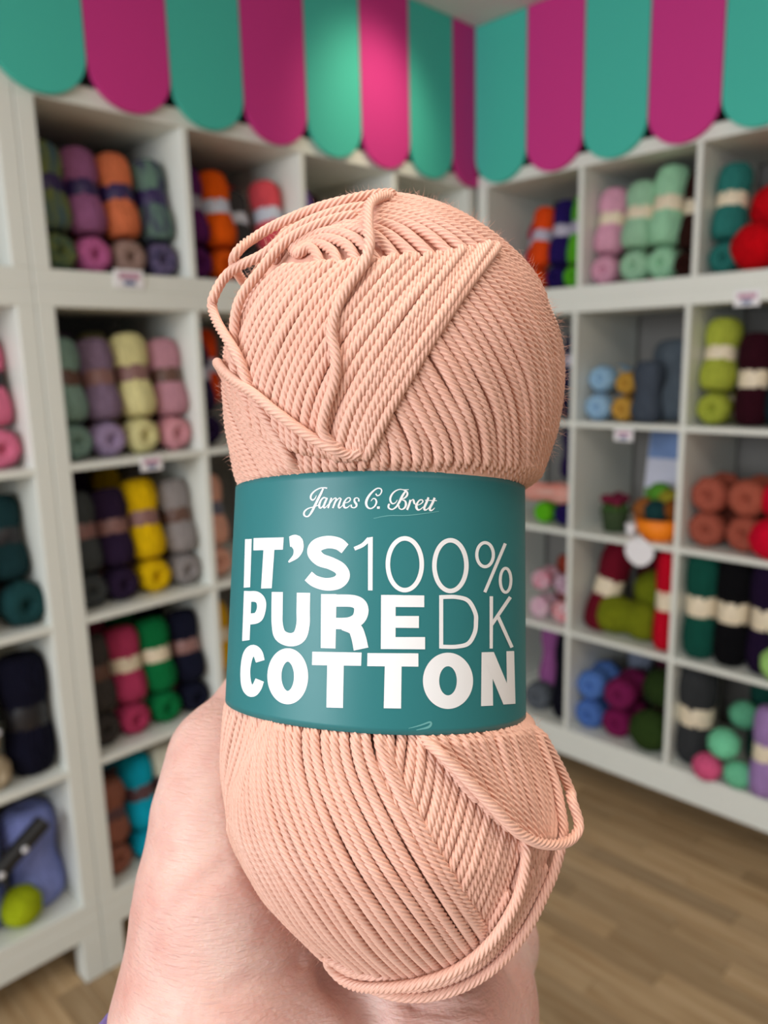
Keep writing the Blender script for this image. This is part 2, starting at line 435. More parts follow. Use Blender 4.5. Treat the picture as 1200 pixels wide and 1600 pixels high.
# --- far-left unit (only its last column shows)
fill(Lw, -1, FZ[3], 'x', [], '')
xf = TG - .002 - TH - CELL
def far(zf, items):
    for (kind, tt, n, z, r, L, name, rgb, band, lean) in items:
        skein(Lw, ROT_L, xf + tt + (.045 if zf > FZ[1] + .1 else .02), n, zf + .001 + z, r, L, kind, rgb, band, name, lean=lean, group='yarn on the far-left shelf')
far(FZ[3], [('end', .245, .03, 0, .042, .17, 'rose pink yarn skein lying at the left photo edge', (218, 114, 146), BLK, 0),
            ('up', .245, .08, .087, .043, .19, 'rose pink yarn skein with black band at left photo edge', (218, 114, 146), BLK, .2)])
far(FZ[2], [('end', .255, .02, 0, .05, .17, 'dark teal yarn skein lying at the left photo edge', (26, 62, 64), BLK, 0),
            ('up', .245, .09, .10, .046, .19, 'dark teal yarn skein leaning at the left photo edge', (24, 52, 56), BLK, .2),
            ('up', .14, .06, 0, .048, .23, 'black green yarn skein standing at the left photo edge', (20, 30, 30), BLK, .1)])
far(FZ[1], [('end', .17, .015, 0, .040, .17, 'beige yarn skein lying low at the left photo edge', (176, 160, 134), BLK, 0),
            ('up', .155, .05, .082, .040, .19, 'beige yarn skein leaning at the left photo edge', (170, 156, 130), BLK, .15),
            ('up', .265, .07, 0, .056, .28, 'thick black navy yarn skein standing at left photo edge', (14, 14, 30), BLK, .05)])
# bottom far-left: periwinkle skein in a strap, lime ball in front
far(FZ[0], [('up', .255, .10, 0, .062, .24, 'periwinkle blue yarn skein in far-left bottom cubby beside lime ball', (122, 132, 190), None, .15),
            ('up', .12, .10, 0, .062, .25, 'blue grey yarn skein in far-left bottom cubby behind black strap', (112, 124, 182), None, .1),
            ('side', .22, .24, .25, .035, .17, 'navy grey yarn skein lying high in far-left bottom cubby', (58, 62, 88), BLK, 0),
            ('ball', .195, .05, 0, .046, 0, 'lime green yarn ball at front of far-left bottom cubby', (160, 176, 24), None, 0)])
# --- right wall, top row
RU = 'the top cubby right of corner'
fill(Rw, 0, FU, RU, [
    ('col', .30, 'crimson', (176, 14, 66), LIL, dict(n=.12, L=.15)),
    ('col', .50, 'orange red', (240, 78, 22), LIL, dict(r=.036)),
    ('col', .72, 'indigo', (34, 20, 84), LIL, dict(r=.036, L=.2)),
    ('col', .90, 'grass green', (86, 170, 36), LIL, dict(r=.034, L=.215))], 'yarn in the top cubby right of corner')
fill(Rw, 1, FU, 'the second top cubby right of corner', [
    ('col', .17, 'soft pink', (212, 154, 178), CRM, dict(r=.044)),
    ('col', .45, 'pale mint', (152, 196, 164), CRM, dict(r=.046, L=.19)),
    ('col', .70, 'mint green', (150, 202, 166), CRM, dict(r=.046, L=.22)),
    ('col', .92, 'dark chocolate', (44, 20, 16), CRM, dict(r=.036, L=.22))], 'yarn in the second top cubby right of corner')
fill(Rw, 2, FU, 'the top right cubby', [
    ('col', .18, 'dark teal', (42, 112, 106), CRM, dict(L=.20, r=.043)),
    ('ball', .46, 'upper red', (190, 6, 20), None, dict(r=.066, z=.10, n=.07)),
    ('ball', .42, 'lower red', (190, 4, 18), None, dict(r=.062, n=.0)),
    ('col', .85, 'deep red', (170, 4, 22), CRM, dict(n=.1))], 'yarn in the top right cubby')
# --- right wall, lower rows, narrow gap right of the hero ball
G2, G3, G4, G5 = ['the %s-row gap right of the ball' % k for k in ('second', 'third', 'fourth', 'bottom')]
fill(Rw, 0, FR[3], G2, [('col', .88, 'midnight blue', (26, 24, 54), LIL, {})], 'yarn in the gap right of the ball')
fill(Rw, 0, FR[2], G3, [
    ('up', .86, 'dark violet', (36, 22, 66), None, dict(z=.15, L=.17, n=.06)),
    ('side', .68, 'coral striped', (224, 130, 116), None, dict(z=.075, r=.034, c2=(236, 190, 178), L=.19, n=.01)),
    ('end', .62, 'bright green', (96, 186, 30), None, dict(r=.036)),
    ('end', .86, 'dark indigo', (34, 20, 84), None, dict(r=.038))], 'yarn in the gap right of the ball')
fill(Rw, 0, FR[1], G4, [
    ('end', .62, 'upper pink white speckled', (222, 198, 212), None, dict(r=.036, z=.10, c2=(196, 110, 130), L=.1)),
    ('end', .88, 'upper lilac white speckled', (214, 188, 206), None, dict(r=.036, z=.10, c2=(150, 110, 130), L=.1)),
    ('end', .60, 'lower pink speckled', (206, 150, 180), None, dict(r=.038, c2=(236, 214, 220), L=.1)),
    ('end', .86, 'lower white red speckled', (226, 214, 222), None, dict(r=.038, c2=(222, 90, 96), L=.1)),
    ('up', .66, 'rust red', (150, 60, 44), None, dict(n=.14, L=.2, r=.035)),
    ('up', .92, 'amber brown', (150, 88, 30), None, dict(n=.14, L=.22, r=.03))], 'yarn in the gap right of the ball')
fill(Rw, 0, FR[0], G5, [
    ('up', .58, 'mauve', (148, 84, 142), None, dict(L=.24, r=.045, n=.1, z=.06)),
    ('end', .58, 'slate', (90, 96, 104), None, dict(r=.05)),
    ('up', .87, 'blue black', (14, 14, 26), None, dict(L=.30, r=.042, n=.03))], 'yarn in the gap right of the ball')
# --- right wall, middle column
fill(Rw, 1, FR[3], 'the right second-row middle cubby', [
    ('end', .14, 'lower sky blue', (152, 190, 222), CRM, dict(r=.042)), ('end', .14, 'upper sky blue', (146, 184, 214), CRM, dict(r=.042, z=.085, n=.05)),
    ('end', .40, 'lower mustard', (196, 150, 66), CRM, dict(r=.038)), ('end', .40, 'upper mustard', (190, 146, 62), CRM, dict(r=.036, z=.078, n=.05)),
    ('up', .78, 'bulky slate blue', (78, 88, 98), None, dict(r=.080, L=.24, n=.07, lean=.05)),
    ('up', .62, 'thin dark slate', (66, 74, 86), None, dict(r=.045, L=.18, n=.01))], 'yarn in the right second-row middle cubby')
fill(Rw, 1, FR[1], 'the right fourth-row middle cubby', [
    ('up', .15, 'dark maroon', (98, 14, 32), CRM, dict(r=.052, L=.30, n=.03, lean=.16, roll=.20)),
    ('up', .44, 'wine', (70, 14, 26), None, dict(r=.052, L=.31, n=.19)),
    ('up', .66, 'blackish red', (60, 14, 24), None, dict(r=.05, L=.31, n=.22)),
    ('side', .50, 'olive green', (108, 116, 20), None, dict(r=.064, L=.19, n=.02)),
    ('ball', .66, 'moss olive', (104, 114, 20), None, dict(r=.070, z=.075, n=.07)),
    ('up', .90, 'scarlet', (178, 8, 34), CRM, dict(r=.038, L=.31, n=.01, lean=.04))], 'yarn in the right fourth-row middle cubby')
fill(Rw, 1, FR[0], 'the right bottom middle cubby', [
    ('end', .14, 'lower cornflower blue', (76, 112, 182), None, dict(r=.050)), ('end', .15, 'upper cornflower blue', (82, 120, 190), None, dict(r=.050, z=.10, n=.04)),
    ('end', .44, 'lower plum', (118, 24, 76), None, dict(r=.050)), ('end', .47, 'upper plum', (118, 28, 78), None, dict(r=.052, z=.10, n=.03)),
    ('up', .66, 'dark wine', (74, 20, 44), None, dict(r=.05, L=.30, n=.22)),
    ('up', .34, 'misty grey blue', (120, 128, 146), None, dict(r=.045, L=.30, n=.22)),
    ('ball', .80, 'lower forest green', (44, 64, 26), None, dict(r=.066, n=-.01)), ('ball', .80, 'upper forest green', (40, 58, 24), None, dict(r=.064, z=.12, n=.05))], 'yarn in the right bottom middle cubby')
# --- right wall, right column
fill(Rw, 2, FR[3], 'the right edge second-row cubby', [
    ('col', .15, 'lime', (160, 170, 62), CRM, dict(r=.046, L=.2)),
    ('up', .44, 'dark burgundy', (46, 10, 22), CRM, dict(r=.045, L=.25, n=.03)),
    ('up', .72, 'dark petrol', (18, 42, 50), CRM, dict(r=.055, L=.28, n=.02)),
    ('col', .94, 'dark olive', (80, 90, 40), CRM, {})], 'yarn in the right edge second-row cubby')
fill(Rw, 2, FR[2], 'the right edge third-row cubby', [
    ('end', .16, 'lower rust', (160, 84, 68), None, dict(r=.052)), ('end', .17, 'upper rust', (164, 86, 70), None, dict(r=.052, z=.1, n=.03)),
    ('end', .47, 'lower terracotta', (160, 82, 66), None, dict(r=.052)), ('end', .48, 'upper terracotta', (168, 88, 70), None, dict(r=.053, z=.1, n=.03)),
    ('ball', .72, 'lower cherry red', (206, 6, 44), None, dict(r=.056, n=-.02)), ('ball', .75, 'upper cherry red', (206, 6, 44), None, dict(r=.056, z=.1, n=.01))], 'yarn in the right edge third-row cubby')
fill(Rw, 2, FR[1], 'the right edge fourth-row cubby', [
    ('up', .15, 'bottle green', (18, 76, 64), CRM, dict(r=.049, L=.32, n=.01, lean=.03)),
    ('up', .42, 'black', (10, 10, 14), CRM, dict(r=.049, L=.32, n=.01, lean=.03)),
    ('up', .70, 'black purple', (28, 14, 42), CRM, dict(r=.049, L=.32, n=.01, lean=.03)),
    ('ball', .86, 'pale green', (164, 214, 122), None, dict(r=.05, n=-.03)), ('ball', .90, 'upper pale green', (160, 208, 120), None, dict(r=.045, z=.09, n=-.01))], 'yarn in the right edge fourth-row cubby')
fill(Rw, 2, FR[0], 'the right edge bottom cubby', [
    ('up', .14, 'dark graphite', (50, 52, 54), CRM, dict(r=.058, L=.31, n=.02, lean=.03)),
    ('ball', .36, 'hot pink', (232, 96, 142), None, dict(r=.042, n=-.035)),
    ('ball', .60, 'lower seafoam', (112, 198, 156), None, dict(r=.04, n=-.03)),
    ('ball', .47, 'middle seafoam', (116, 204, 160), None, dict(r=.045, z=.078, n=-.02)),
    ('ball', .52, 'upper seafoam', (96, 172, 136), None, dict(r=.042, z=.14, n=.06)),
    ('up', .80, 'lilac', (160, 128, 182), CRM, dict(r=.04, L=.26, n=-.02)),
    ('up', .62, 'deep teal', (22, 70, 60), None, dict(r=.05, L=.29, n=.14))], 'yarn in the right edge bottom cubby')

# --- right third-row middle cubby: little potted flower, orange bowl of crochet vegetables, leaning picture card
def blob(name, parent, x, y, z, rx, ry, rz, mat, seed=0):
    a = np.linspace(-math.pi / 2, math.pi / 2, 11)
    V, F = lathe_np([(math.cos(q), math.sin(q)) for q in a], 16)
    for v in V:
        q = math.atan2(v[1], v[0]); k = 1 + .07 * math.sin(4 * q + 6 * v[2] + seed); v[0] *= k * rx; v[1] *= k * ry; v[2] *= rz
    o = link(name, np_mesh(name, V + np.array([x, y, z]), F, mat), parent); return o
zc = FR[2] + .001; x1 = cellx(Rw, 1)
pot = empty('potted_flower', Rw(x1 + .10, .09, zc), ROT_R); tag(pot, 'small dark green potted flower with maroon blooms, right shelf', 'plant')
V, F = lathe_np([(0, 0), (.034, 0), (.044, .062), (.047, .066), (.040, .066), (.036, .055), (0, .055)], 24)
link('pot', np_mesh('pot', V, F, plain('pot_green', (52, 72, 40), .8, .2, 20)), pot)
mfl = yarn_mat((104, 28, 52)); mlf = yarn_mat((58, 84, 42))
for k in range(6):
    a = k * 1.05; blob('leaf_tuft', pot, .026 * math.cos(a), .026 * math.sin(a), .074, .018, .018, .014, mlf, k)
for k in range(7):
    a = k * .9; q = .030 if k else 0
    blob('flower', pot, q * math.cos(a), q * math.sin(a), .098 + .004 * (k % 3), .017, .017, .015, mfl, k)
cup = empty('small_cup', Rw(x1 + .168, .07, zc), ROT_R); tag(cup, 'tiny white cup between potted flower and orange bowl', 'cup')
V, F = lathe_np([(0, 0), (.014, 0), (.019, .036), (.017, .036), (.013, .004), (0, .004)], 20); link('cup_body', np_mesh('cup_body', V, F, M_CARD), cup)
V, F = lathe_np([(0, .028), (.0165, .028)], 16); link('filling', np_mesh('filling', V, F, plain('cup_fill', (190, 186, 180), .8)), cup)
bowl = empty('orange_bowl', Rw(x1 + .255, .075, zc), ROT_R); tag(bowl, 'bright orange bowl on the right third-row shelf', 'bowl')
V, F = lathe_np([(0, 0), (.052, 0), (.066, .03), (.071, .066), (.067, .066), (.062, .032), (.049, .006), (0, .006)], 28)
link('bowl_body', np_mesh('bowl_body', V, F, plain('bowl_orange', (250, 136, 6), .6, .05, 30)), bowl)
V, F = lathe_np([(.0715, .060), (.0735, .063), (.0715, .067), (.0695, .063), (.0715, .060)], 28)
link('rim', np_mesh('rim', V, F, plain('bowl_rim', (236, 124, 10), .6)), bowl)
for k, (dx, dy, dz, r, c, nm) in enumerate([(-.045, -.01, .05, .036, (150, 90, 44), 'tan brown'), (.0, -.02, .05, .036, (24, 58, 60), 'dark petrol'),
        (.02, .03, .075, .038, (150, 140, 44), 'olive yellow'), (.048, .0, .055, .036, (126, 70, 26), 'russet brown'), (-.02, .03, .09, .038, (86, 146, 48), 'leaf green')]):
    skein(Rw, ROT_R, x1 + .255 + dx, .075 + dy, zc + dz, r, 0, 'ball', c, None, nm + ' crochet ball heaped in the orange bowl', group='balls in the orange bowl')
card = empty('picture_card', Rw(x1 + .232, .19, zc), ROT_R); tag(card, 'leaning picture card of blue sky behind the orange bowl', 'card')
card.rotation_euler = (math.radians(-8), 0, ROT_R)
box('backing', -.095, .095, 0, .004, 0, .315, M_CARD, card)
M_SKYP = plain('print_blue', (112, 140, 190), .5, .35, 14); M_CLP = plain('print_cloud', (206, 208, 226), .5, .15, 14); M_GRP = plain('print_green', (96, 140, 70), .5, .3, 18)
box('printed_sky', -.093, .093, -.0008, 0, .225, .312, M_SKYP, card, .0001)
box('printed_cloud', -.093, .093, -.0008, 0, .13, .225, M_CLP, card, .0001)
box('printed_meadow', -.093, .093, -.0008, 0, .003, .13, M_GRP, card, .0001)

# black strap with studs across the far-left bottom cubby
strap = empty('studded_strap', Lw(xf + .16, .09, FZ[0] + .001), ROT_L); tag(strap, 'black studded strap around the periwinkle skeins, bottom left', 'strap')
def tube(path, r, ns=8):
    P = np.array(path, float); n = len(P); T = np.gradient(P, axis=0); T /= np.linalg.norm(T, axis=1)[:, None]
    up = np.array([0, 1, 0.]) if abs(T[0][1]) < .9 else np.array([1, 0, 0.])
    V = []
    for i in range(n):
        a = np.cross(T[i], up); a /= np.linalg.norm(a); b = np.cross(T[i], a)
        for k in range(ns):
            q = 2 * math.pi * k / ns; V.append(P[i] + r * (a * math.cos(q) + b * math.sin(q)))
    F = [(i * ns + k, i * ns + (k + 1) % ns, (i + 1) * ns + (k + 1) % ns, (i + 1) * ns + k) for i in range(n - 1) for k in range(ns)]
    return np.array(V), np.array(F)
sp_pts = [(-.16, -.055 + .03 * s * s, .075) for s in (1,)] + [(-.16 + .028 * k, -.065 - .012 * math.sin(k * .35), .08 + .016 * k) for k in range(1, 11)]
V, F = tube(sp_pts, .020, 10); link('strap_body', np_mesh('strap_body', V, F, plain('strap_black', (24, 24, 26), .5)), strap)
for k in (2, 4, 6, 8):
    p = sp_pts[k]; blob('stud', strap, p[0], p[1] - .020, p[2], .008, .004, .008, plain('stud_steel', (220, 220, 226), .25))
badge = blob('round_badge', None, 0, 0, 0, .010, .004, .010, plain('badge_silver', (210, 212, 222), .3))
badge.matrix_world = Matrix.Translation(Lw(xf + .205, .03, FZ[1] + .135)) @ Matrix.Rotation(ROT_L, 4, 'Z'); tag(badge, 'round silver badge between beige and navy skeins, left edge', 'badge')

# price tags on shelf edges
def price_tag(frame, t, z, w, h, label, n=-.004):
    rot = ROT_L if frame is Lw else ROT_R
    r = empty('price_tag', frame(t, n, z), rot); tag(r, label, 'price tag', 'price tags on shelf edges')
    box('card', -w / 2, w / 2, 0, .003, -h / 2, h / 2, M_CARD, r, .0005)
    box('printed_line', -w * .36, w * .36, -.0006, 0, -h * .02, h * .30, M_PRINT, r, .0001)
    box('printed_price', -w * .20, w * .20, -.0006, 0, -h * .36, -h * .1, plain('tag_blue', (96, 110, 150), .6), r, .0001)
def tz(frame, x, y):
    d = _F * FPX + _R * (x - 600) + _U * (800 - y); nrm = np.array([-math.cos(YAW), math.sin(YAW), 0]) if frame is Lw else np.array([math.sin(YAW), math.cos(YAW), 0])
    ax = np.array([math.sin(YAW), math.cos(YAW), 0]) if frame is Lw else np.array([math.cos(YAW), -math.sin(YAW), 0])
    P = d * ((DL if frame is Lw else DR) / (d @ nrm)); return P @ ax, P[2] + CAMH
for frame, x, y, w, h, lb in [(Lw, 201, 436, .07, .04, 'small price tag below the top left cubby'), (Lw, 236, 724, .055, .034, 'small price tag below the cream yellow skeins'),
        (Rw, 975, 680, .06, .034, 'small price tag below the mustard skeins'), (Rw, 1168, 466, .065, .04, 'small price tag below the red balls, top right')]:
    t, z = tz(frame, x, y); price_tag(frame, t, z, w, h, lb)
t, z = tz(Rw, 1000, 862)
hang = empty('hanging_tag', Rw(t, -.006, z), ROT_R); tag(hang, 'large blank white tag hanging below the orange bowl', 'tag')
pts = [(.046 * math.copysign(abs(math.cos(q)) ** 1.15, math.cos(q)), .044 * math.copysign(abs(math.sin(q)) ** 1.15, math.sin(q))) for q in np.linspace(0, 2 * math.pi, 32, endpoint=False)]
V = [(x, 0, y) for x, y in pts] + [(x, .003, y) for x, y in pts]; n_ = len(pts)
mesh_obj('card', V, [list(range(n_))[::-1], list(range(n_, 2 * n_))] + [(i, (i + 1) % n_, n_ + (i + 1) % n_, n_ + i) for i in range(n_)], M_CARD, hang)
box('clip', -.006, .006, -.003, .006, .030, .052, plain('clip_clear', (225, 225, 228), .3), hang)

# ================================================================== the ball of yarn in the hand (camera-aligned local frame)
# local coordinates: x right, y up, depth away from the viewer; stored as (x, y, -depth) under a root placed with CAM_M
AXD = .178
def P3(px, py, dep): return np.array([(px - 600) / FPX * dep, (800 - py) / FPX * dep, dep])
_s = np.sin(np.linspace(0, math.pi / 2, 46))
_sk = np.linspace(0, 1, 9)
UQ = [0.0321, 0.03497, 0.03803, 0.04054, 0.04261, 0.04431, 0.04563, 0.04594, 0.04595]; UC = [-8e-05, 0.0013, 0.00196, 0.00219, 0.00241, 0.00217, 0.00156, 0.00037, -3e-05]
LQ = [0.03384, 0.03615, 0.03858, 0.0404, 0.0405, 0.03999, 0.03849, 0.03768, 0.03765]; LC = [-0.00206, -0.00091, 0.00081, 0.00242, 0.00311, 0.00392, 0.0053, 0.00534, 0.00534]
hu = .07049 * _s; ru = np.interp(_s, _sk, UQ) * np.sqrt(np.maximum(0, 1 - _s ** 2.3)); cu = np.interp(_s, _sk, UC)
hl = -.04107 + (-.10595 + .04107) * _s; rl = np.interp(_s, _sk, LQ) * np.sqrt(np.maximum(0, 1 - _s ** 2.3)); cl = np.interp(_s, _sk, LC)
HH = np.concatenate([hl[::-1], np.linspace(-.038, -.003, 8), hu]); RR = np.concatenate([rl[::-1], np.linspace(.0335, .0322, 8), ru]); CC = np.concatenate([cl[::-1], np.linspace(-.0019, -.0002, 8), cu])
LAB_R = lambda h: np.interp(h, [-.044, .006], [.0339, .03262])
LAB_C = lambda h: np.interp(h, [-.044, .006], [-.0019, -.0008])
top_lim = .0325 + np.maximum(0, HH - .0046) * 1.3; bot_lim = .0336 + np.maximum(0, -.0425 - HH) * 1.1
RR = np.minimum(RR, np.where(HH > -.02, top_lim, bot_lim))
def core_sdf(X, Y, Dp):
    r = np.interp(Y, HH, RR, left=-.02, right=-.02); c = np.interp(Y, HH, CC)
    d = np.sqrt((X - c) ** 2 + (Dp - AXD) ** 2) - r
    return np.where(Y < HH[0], np.sqrt((X - CC[0]) ** 2 + (Dp - AXD) ** 2 + (Y - HH[0]) ** 2), d)
NA = 72
_a = np.linspace(0, 2 * math.pi, NA, endpoint=False)
def core_mesh(inset):
    rr = np.maximum(RR - inset, .0001)
    if inset > 0:      # slimmer where the strands dive under the paper band
        out = np.maximum(0, np.maximum(HH - .0055, -.0432 - HH)); rr = np.minimum(rr, .0295 + out * 1.3)
    hh = np.where(HH > 0, np.minimum(HH, HH[-1] - inset), np.maximum(HH, HH[0] + inset))
    V = np.stack([CC[:, None] + rr[:, None] * np.sin(_a), np.repeat(hh[:, None], NA, 1), AXD - rr[:, None] * np.cos(_a)], -1).reshape(-1, 3)
    n = len(HH); F = [(i * NA + j, i * NA + (j + 1) % NA, (i + 1) * NA + (j + 1) % NA, (i + 1) * NA + j) for i in range(n - 1) for j in range(NA)]
    return V, np.array(F)
CV, CF = core_mesh(0.0)
BVH = BVHTree.FromPolygons([Vector(v) for v in CV], [tuple(f) for f in CF])
CU = np.array([.0015, .0300, AXD]); CLO = np.array([.0028, -.0740, AXD])
def px_dir(px, py, C):
    tgt = 600 + FPX * C[0] / C[2], 800 - FPX * C[1] / C[2]
    for k in range(60):
        d = Vector(((px - 600) / FPX, (800 - py) / FPX, 1)).normalized()
        hit = BVH.ray_cast(Vector((0, 0, 0)), d)[0]
        if hit is not None:
            v = np.array(hit) - C; return v / np.linalg.norm(v)
        px += (tgt[0] - px) * .012; py += (tgt[1] - py) * .012
    raise ValueError('miss')
def ang_dir(az, el):
    a, e = math.radians(az), math.radians(el); return np.array([math.sin(a) * math.cos(e), math.sin(e), -math.cos(a) * math.cos(e)])
def surf(d, C):
    h = BVH.ray_cast(Vector(C), Vector(d))[0]
    return np.array(h)
def crom(P, n):
    """Catmull-Rom through P, n samples, uniform by chord length"""
    P = np.asarray(P, float)
    if len(P) == 2: P = np.array([P[0], (P[0] + P[1]) / 2, P[1]])
    E_ = np.vstack([2 * P[0] - P[1], P, 2 * P[-1] - P[-2]])
    out = []
    for i in range(1, len(E_) - 2):
        t = np.linspace(0, 1, 24, endpoint=False)[:, None]; a, b, c, d = E_[i - 1:i + 3]
        out.append(.5 * (2 * b + (c - a) * t + (2 * a - 5 * b + 4 * c - d) * t * t + (3 * b - a - 3 * c + d) * t ** 3))
    out = np.vstack(out + [P[-1:]]); s = np.concatenate([[0], np.cumsum(np.linalg.norm(np.diff(out, axis=0), axis=1))])
    u = np.linspace(0, s[-1], n); return np.stack([np.interp(u, s, out[:, k]) for k in range(out.shape[1])], 1)
SR = .00102                    # strand radius
NPLY, VPL, PITCHT, STEP = 6, 4, .0078, .00040
def strand_mesh(P, r=SR, phase=0.0):
    s = np.concatenate([[0], np.cumsum(np.linalg.norm(np.diff(P, axis=0), axis=1))]); n = max(6, int(s[-1] / STEP))
    P = crom(P, n)
    T = np.gradient(P, axis=0); T /= np.linalg.norm(T, axis=1)[:, None]
    N0 = np.cross(T[0], [0.31, .2, .93]); N0 /= np.linalg.norm(N0)
    Ns = [N0]
    for i in range(1, n):
        q = Ns[-1] - T[i] * (Ns[-1] @ T[i]); Ns.append(q / np.linalg.norm(q))
    Ns = np.array(Ns); B = np.cross(T, Ns)
    m = NPLY * VPL; fi = np.linspace(0, 2 * math.pi, m, endpoint=False)
    lob = np.tile([.70, .97, 1.07, .97], NPLY)
    ds = np.linspace(0, s[-1], n); tw = 2 * math.pi * ds / PITCHT + phase
    endr = np.sqrt(np.clip(np.minimum(ds, ds[-1] - ds) / .0011, .0004, 1))
    A = fi[None, :] + tw[:, None]
    V = P[:, None, :] + r * endr[:, None, None] * lob[None, :, None] * (np.cos(A)[..., None] * Ns[:, None, :] + np.sin(A)[..., None] * B[:, None, :])
    i = np.arange(n - 1)[:, None]; j = np.arange(m)[None, :]
    F = np.stack([i * m + j, i * m + (j + 1) % m, (i + 1) * m + (j + 1) % m, (i + 1) * m + j], -1).reshape(-1, 4)
    return V.reshape(-1, 3), F
BALL_BASE = np.array([.004, -.1065, AXD])
def loc(V, base=BALL_BASE):
    V = np.asarray(V) - base; return np.stack([V[:, 0], V[:, 1], -V[:, 2]], 1)
def root_at(name, base):
    return empty(name, matrix=CAM_M @ Matrix.Translation((base[0], base[1], -base[2])))

# cotton material: soft pink peach with faint sheen
def cotton():
    m, nt, b = new_mat('peach_cotton'); N, L = nt.nodes, nt.links
    tc = N.new('ShaderNodeTexCoord'); nz = N.new('ShaderNodeTexNoise'); nz.inputs['Scale'].default_value = 90; nz.inputs['Detail'].default_value = 3
    L.new(tc.outputs['Object'], nz.inputs['Vector'])
    mx = N.new('ShaderNodeMix'); mx.data_type = 'RGBA'; mx.inputs['A'].default_value = (*lin((226, 172, 151)), 1); mx.inputs['B'].default_value = (*lin((236, 190, 171)), 1)
    L.new(nz.outputs['Fac'], mx.inputs['Factor']); L.new(mx.outputs['Result'], b.inputs['Base Color'])
    n2 = N.new('ShaderNodeTexNoise'); n2.inputs['Scale'].default_value = 2600; n2.inputs['Detail'].default_value = 2; L.new(tc.outputs['Object'], n2.inputs['Vector'])
    bp = N.new('ShaderNodeBump'); bp.inputs['Strength'].default_value = .35; bp.inputs['Distance'].default_value = .0002
    L.new(n2.outputs['Fac'], bp.inputs['Height']); L.new(bp.outputs['Normal'], b.inputs['Normal'])
    b.inputs['Roughness'].default_value = .48; b.inputs['Specular IOR Level'].default_value = .45
    b.inputs['Sheen Weight'].default_value = .25; b.inputs['Sheen Roughness'].default_value = .4; b.inputs['Sheen Tint'].default_value = (1, .85, .8, 1)
    b.inputs['Subsurface Weight'].default_value = .0; b.inputs['Subsurface Radius'].default_value = (1, .5, .3); b.inputs['Subsurface Scale'].default_value = .0012
    return m
M_COT = cotton()
hero = root_at('yarn_ball', BALL_BASE)
tag(hero, 'large peach pink cotton yarn ball with teal label held in hand', 'yarn')
V, F = core_mesh(.0019)
link('wound_core', np_mesh('wound_core', loc(V), F, M_COT), hero)

n_str = 0
def under_label(P):
    """keep strand centres beneath the paper band"""
    th_ = np.arctan2(P[:, 0] - LAB_C(P[:, 1]), AXD - P[:, 2])
    ht = .0049 + .0028 * np.cos(th_); hb = -.0439 + .0027 * np.cos(th_) - .0018 * np.sin(th_)
    out = np.maximum(0, np.maximum(P[:, 1] - ht, hb - P[:, 1]) - .0002)
    lim = LAB_R(P[:, 1]) - SR * 1.08 - .00035 + out * 1.6
    c = LAB_C(P[:, 1]); dx, dz = P[:, 0] - c, P[:, 2] - AXD; r = np.hypot(dx, dz); k = np.minimum(1, lim / r)
    Q = P.copy(); Q[:, 0] = c + dx * k; Q[:, 2] = AXD + dz * k; return Q
def add_strand(P, phase=None):
    global n_str
    P = under_label(crom(P, 90))
    V, F = strand_mesh(P, SR, rng.uniform(0, 6.28) if phase is None else phase)
    link('yarn_strand', np_mesh('yarn_strand', loc(V), F, M_COT), hero); n_str += 1
def gdirs(g, C, M=22):
    return crom([px_dir(p[0], p[1], C) if p[0] != 'a' else ang_dir(p[1], p[2]) for p in g], M)
def family(C, guides, N, off, M=22, jit=.00018, t0=0.0, t1=1.0, tilt=0.0, wob=.006):
    """strands between guide curves; off = height of strand centre over the fitted outer surface"""
    G = np.stack([gdirs(g, C, M) for g in guides])           # K,M,3
    K = len(guides)
    flat = crom(G.reshape(K, -1), 201)
    # space the strands evenly over the surface, side by side, measured across their middle
    acc = np.zeros(201)
    for q in (.3, .45, .6, .75):
        col = flat.reshape(201, M, 3)[:, int(q * M)]
        pts = np.stack([surf(d / np.linalg.norm(d), C) for d in col]); acc[1:] += np.cumsum(np.linalg.norm(np.diff(pts, axis=0), axis=1)) / 4
    N = max(3, int(round((t1 - t0) * acc[-1] / GAP)))
    for i in range(N):
        tau = np.interp((i / (N - 1)) * (t1 - t0) + t0, acc / acc[-1], np.linspace(0, 1, 201))
        D = flat[int(round(tau * 200))].reshape(M, 3).copy()
        if wob:
            tg_ = np.gradient(D, axis=0); sd = np.cross(D, tg_); sd /= np.linalg.norm(sd, axis=1)[:, None] + 1e-9
            D += sd * (wob * np.sin(np.linspace(0, rng.uniform(4, 9), M) + rng.uniform(0, 6.28)))[:, None]
        D /= np.linalg.norm(D, axis=1)[:, None]
        o = off + rng.uniform(-1, 1) * jit + tilt * tau
        ph = rng.uniform(0, 6.28); w = .00015 * np.sin(np.linspace(0, rng.uniform(3, 7), M) + ph)
        P = np.stack([surf(d, C) + d * (o + w_) for d, w_ in zip(D, w)])
        add_strand(P)
def loose(C, pts, offs, M=60):
    D = crom([np.append(px_dir(p[0], p[1], C) if p[0] != 'a' else ang_dir(p[1], p[2]), o) for p, o in zip(pts, offs)], M)
    P = []
    for d in D:
        o = d[3]; d = d[:3] / np.linalg.norm(d[:3]); P.append(surf(d, C) + d * o)
    add_strand(np.array(P))

B0 = -.0010
GAP = .00199
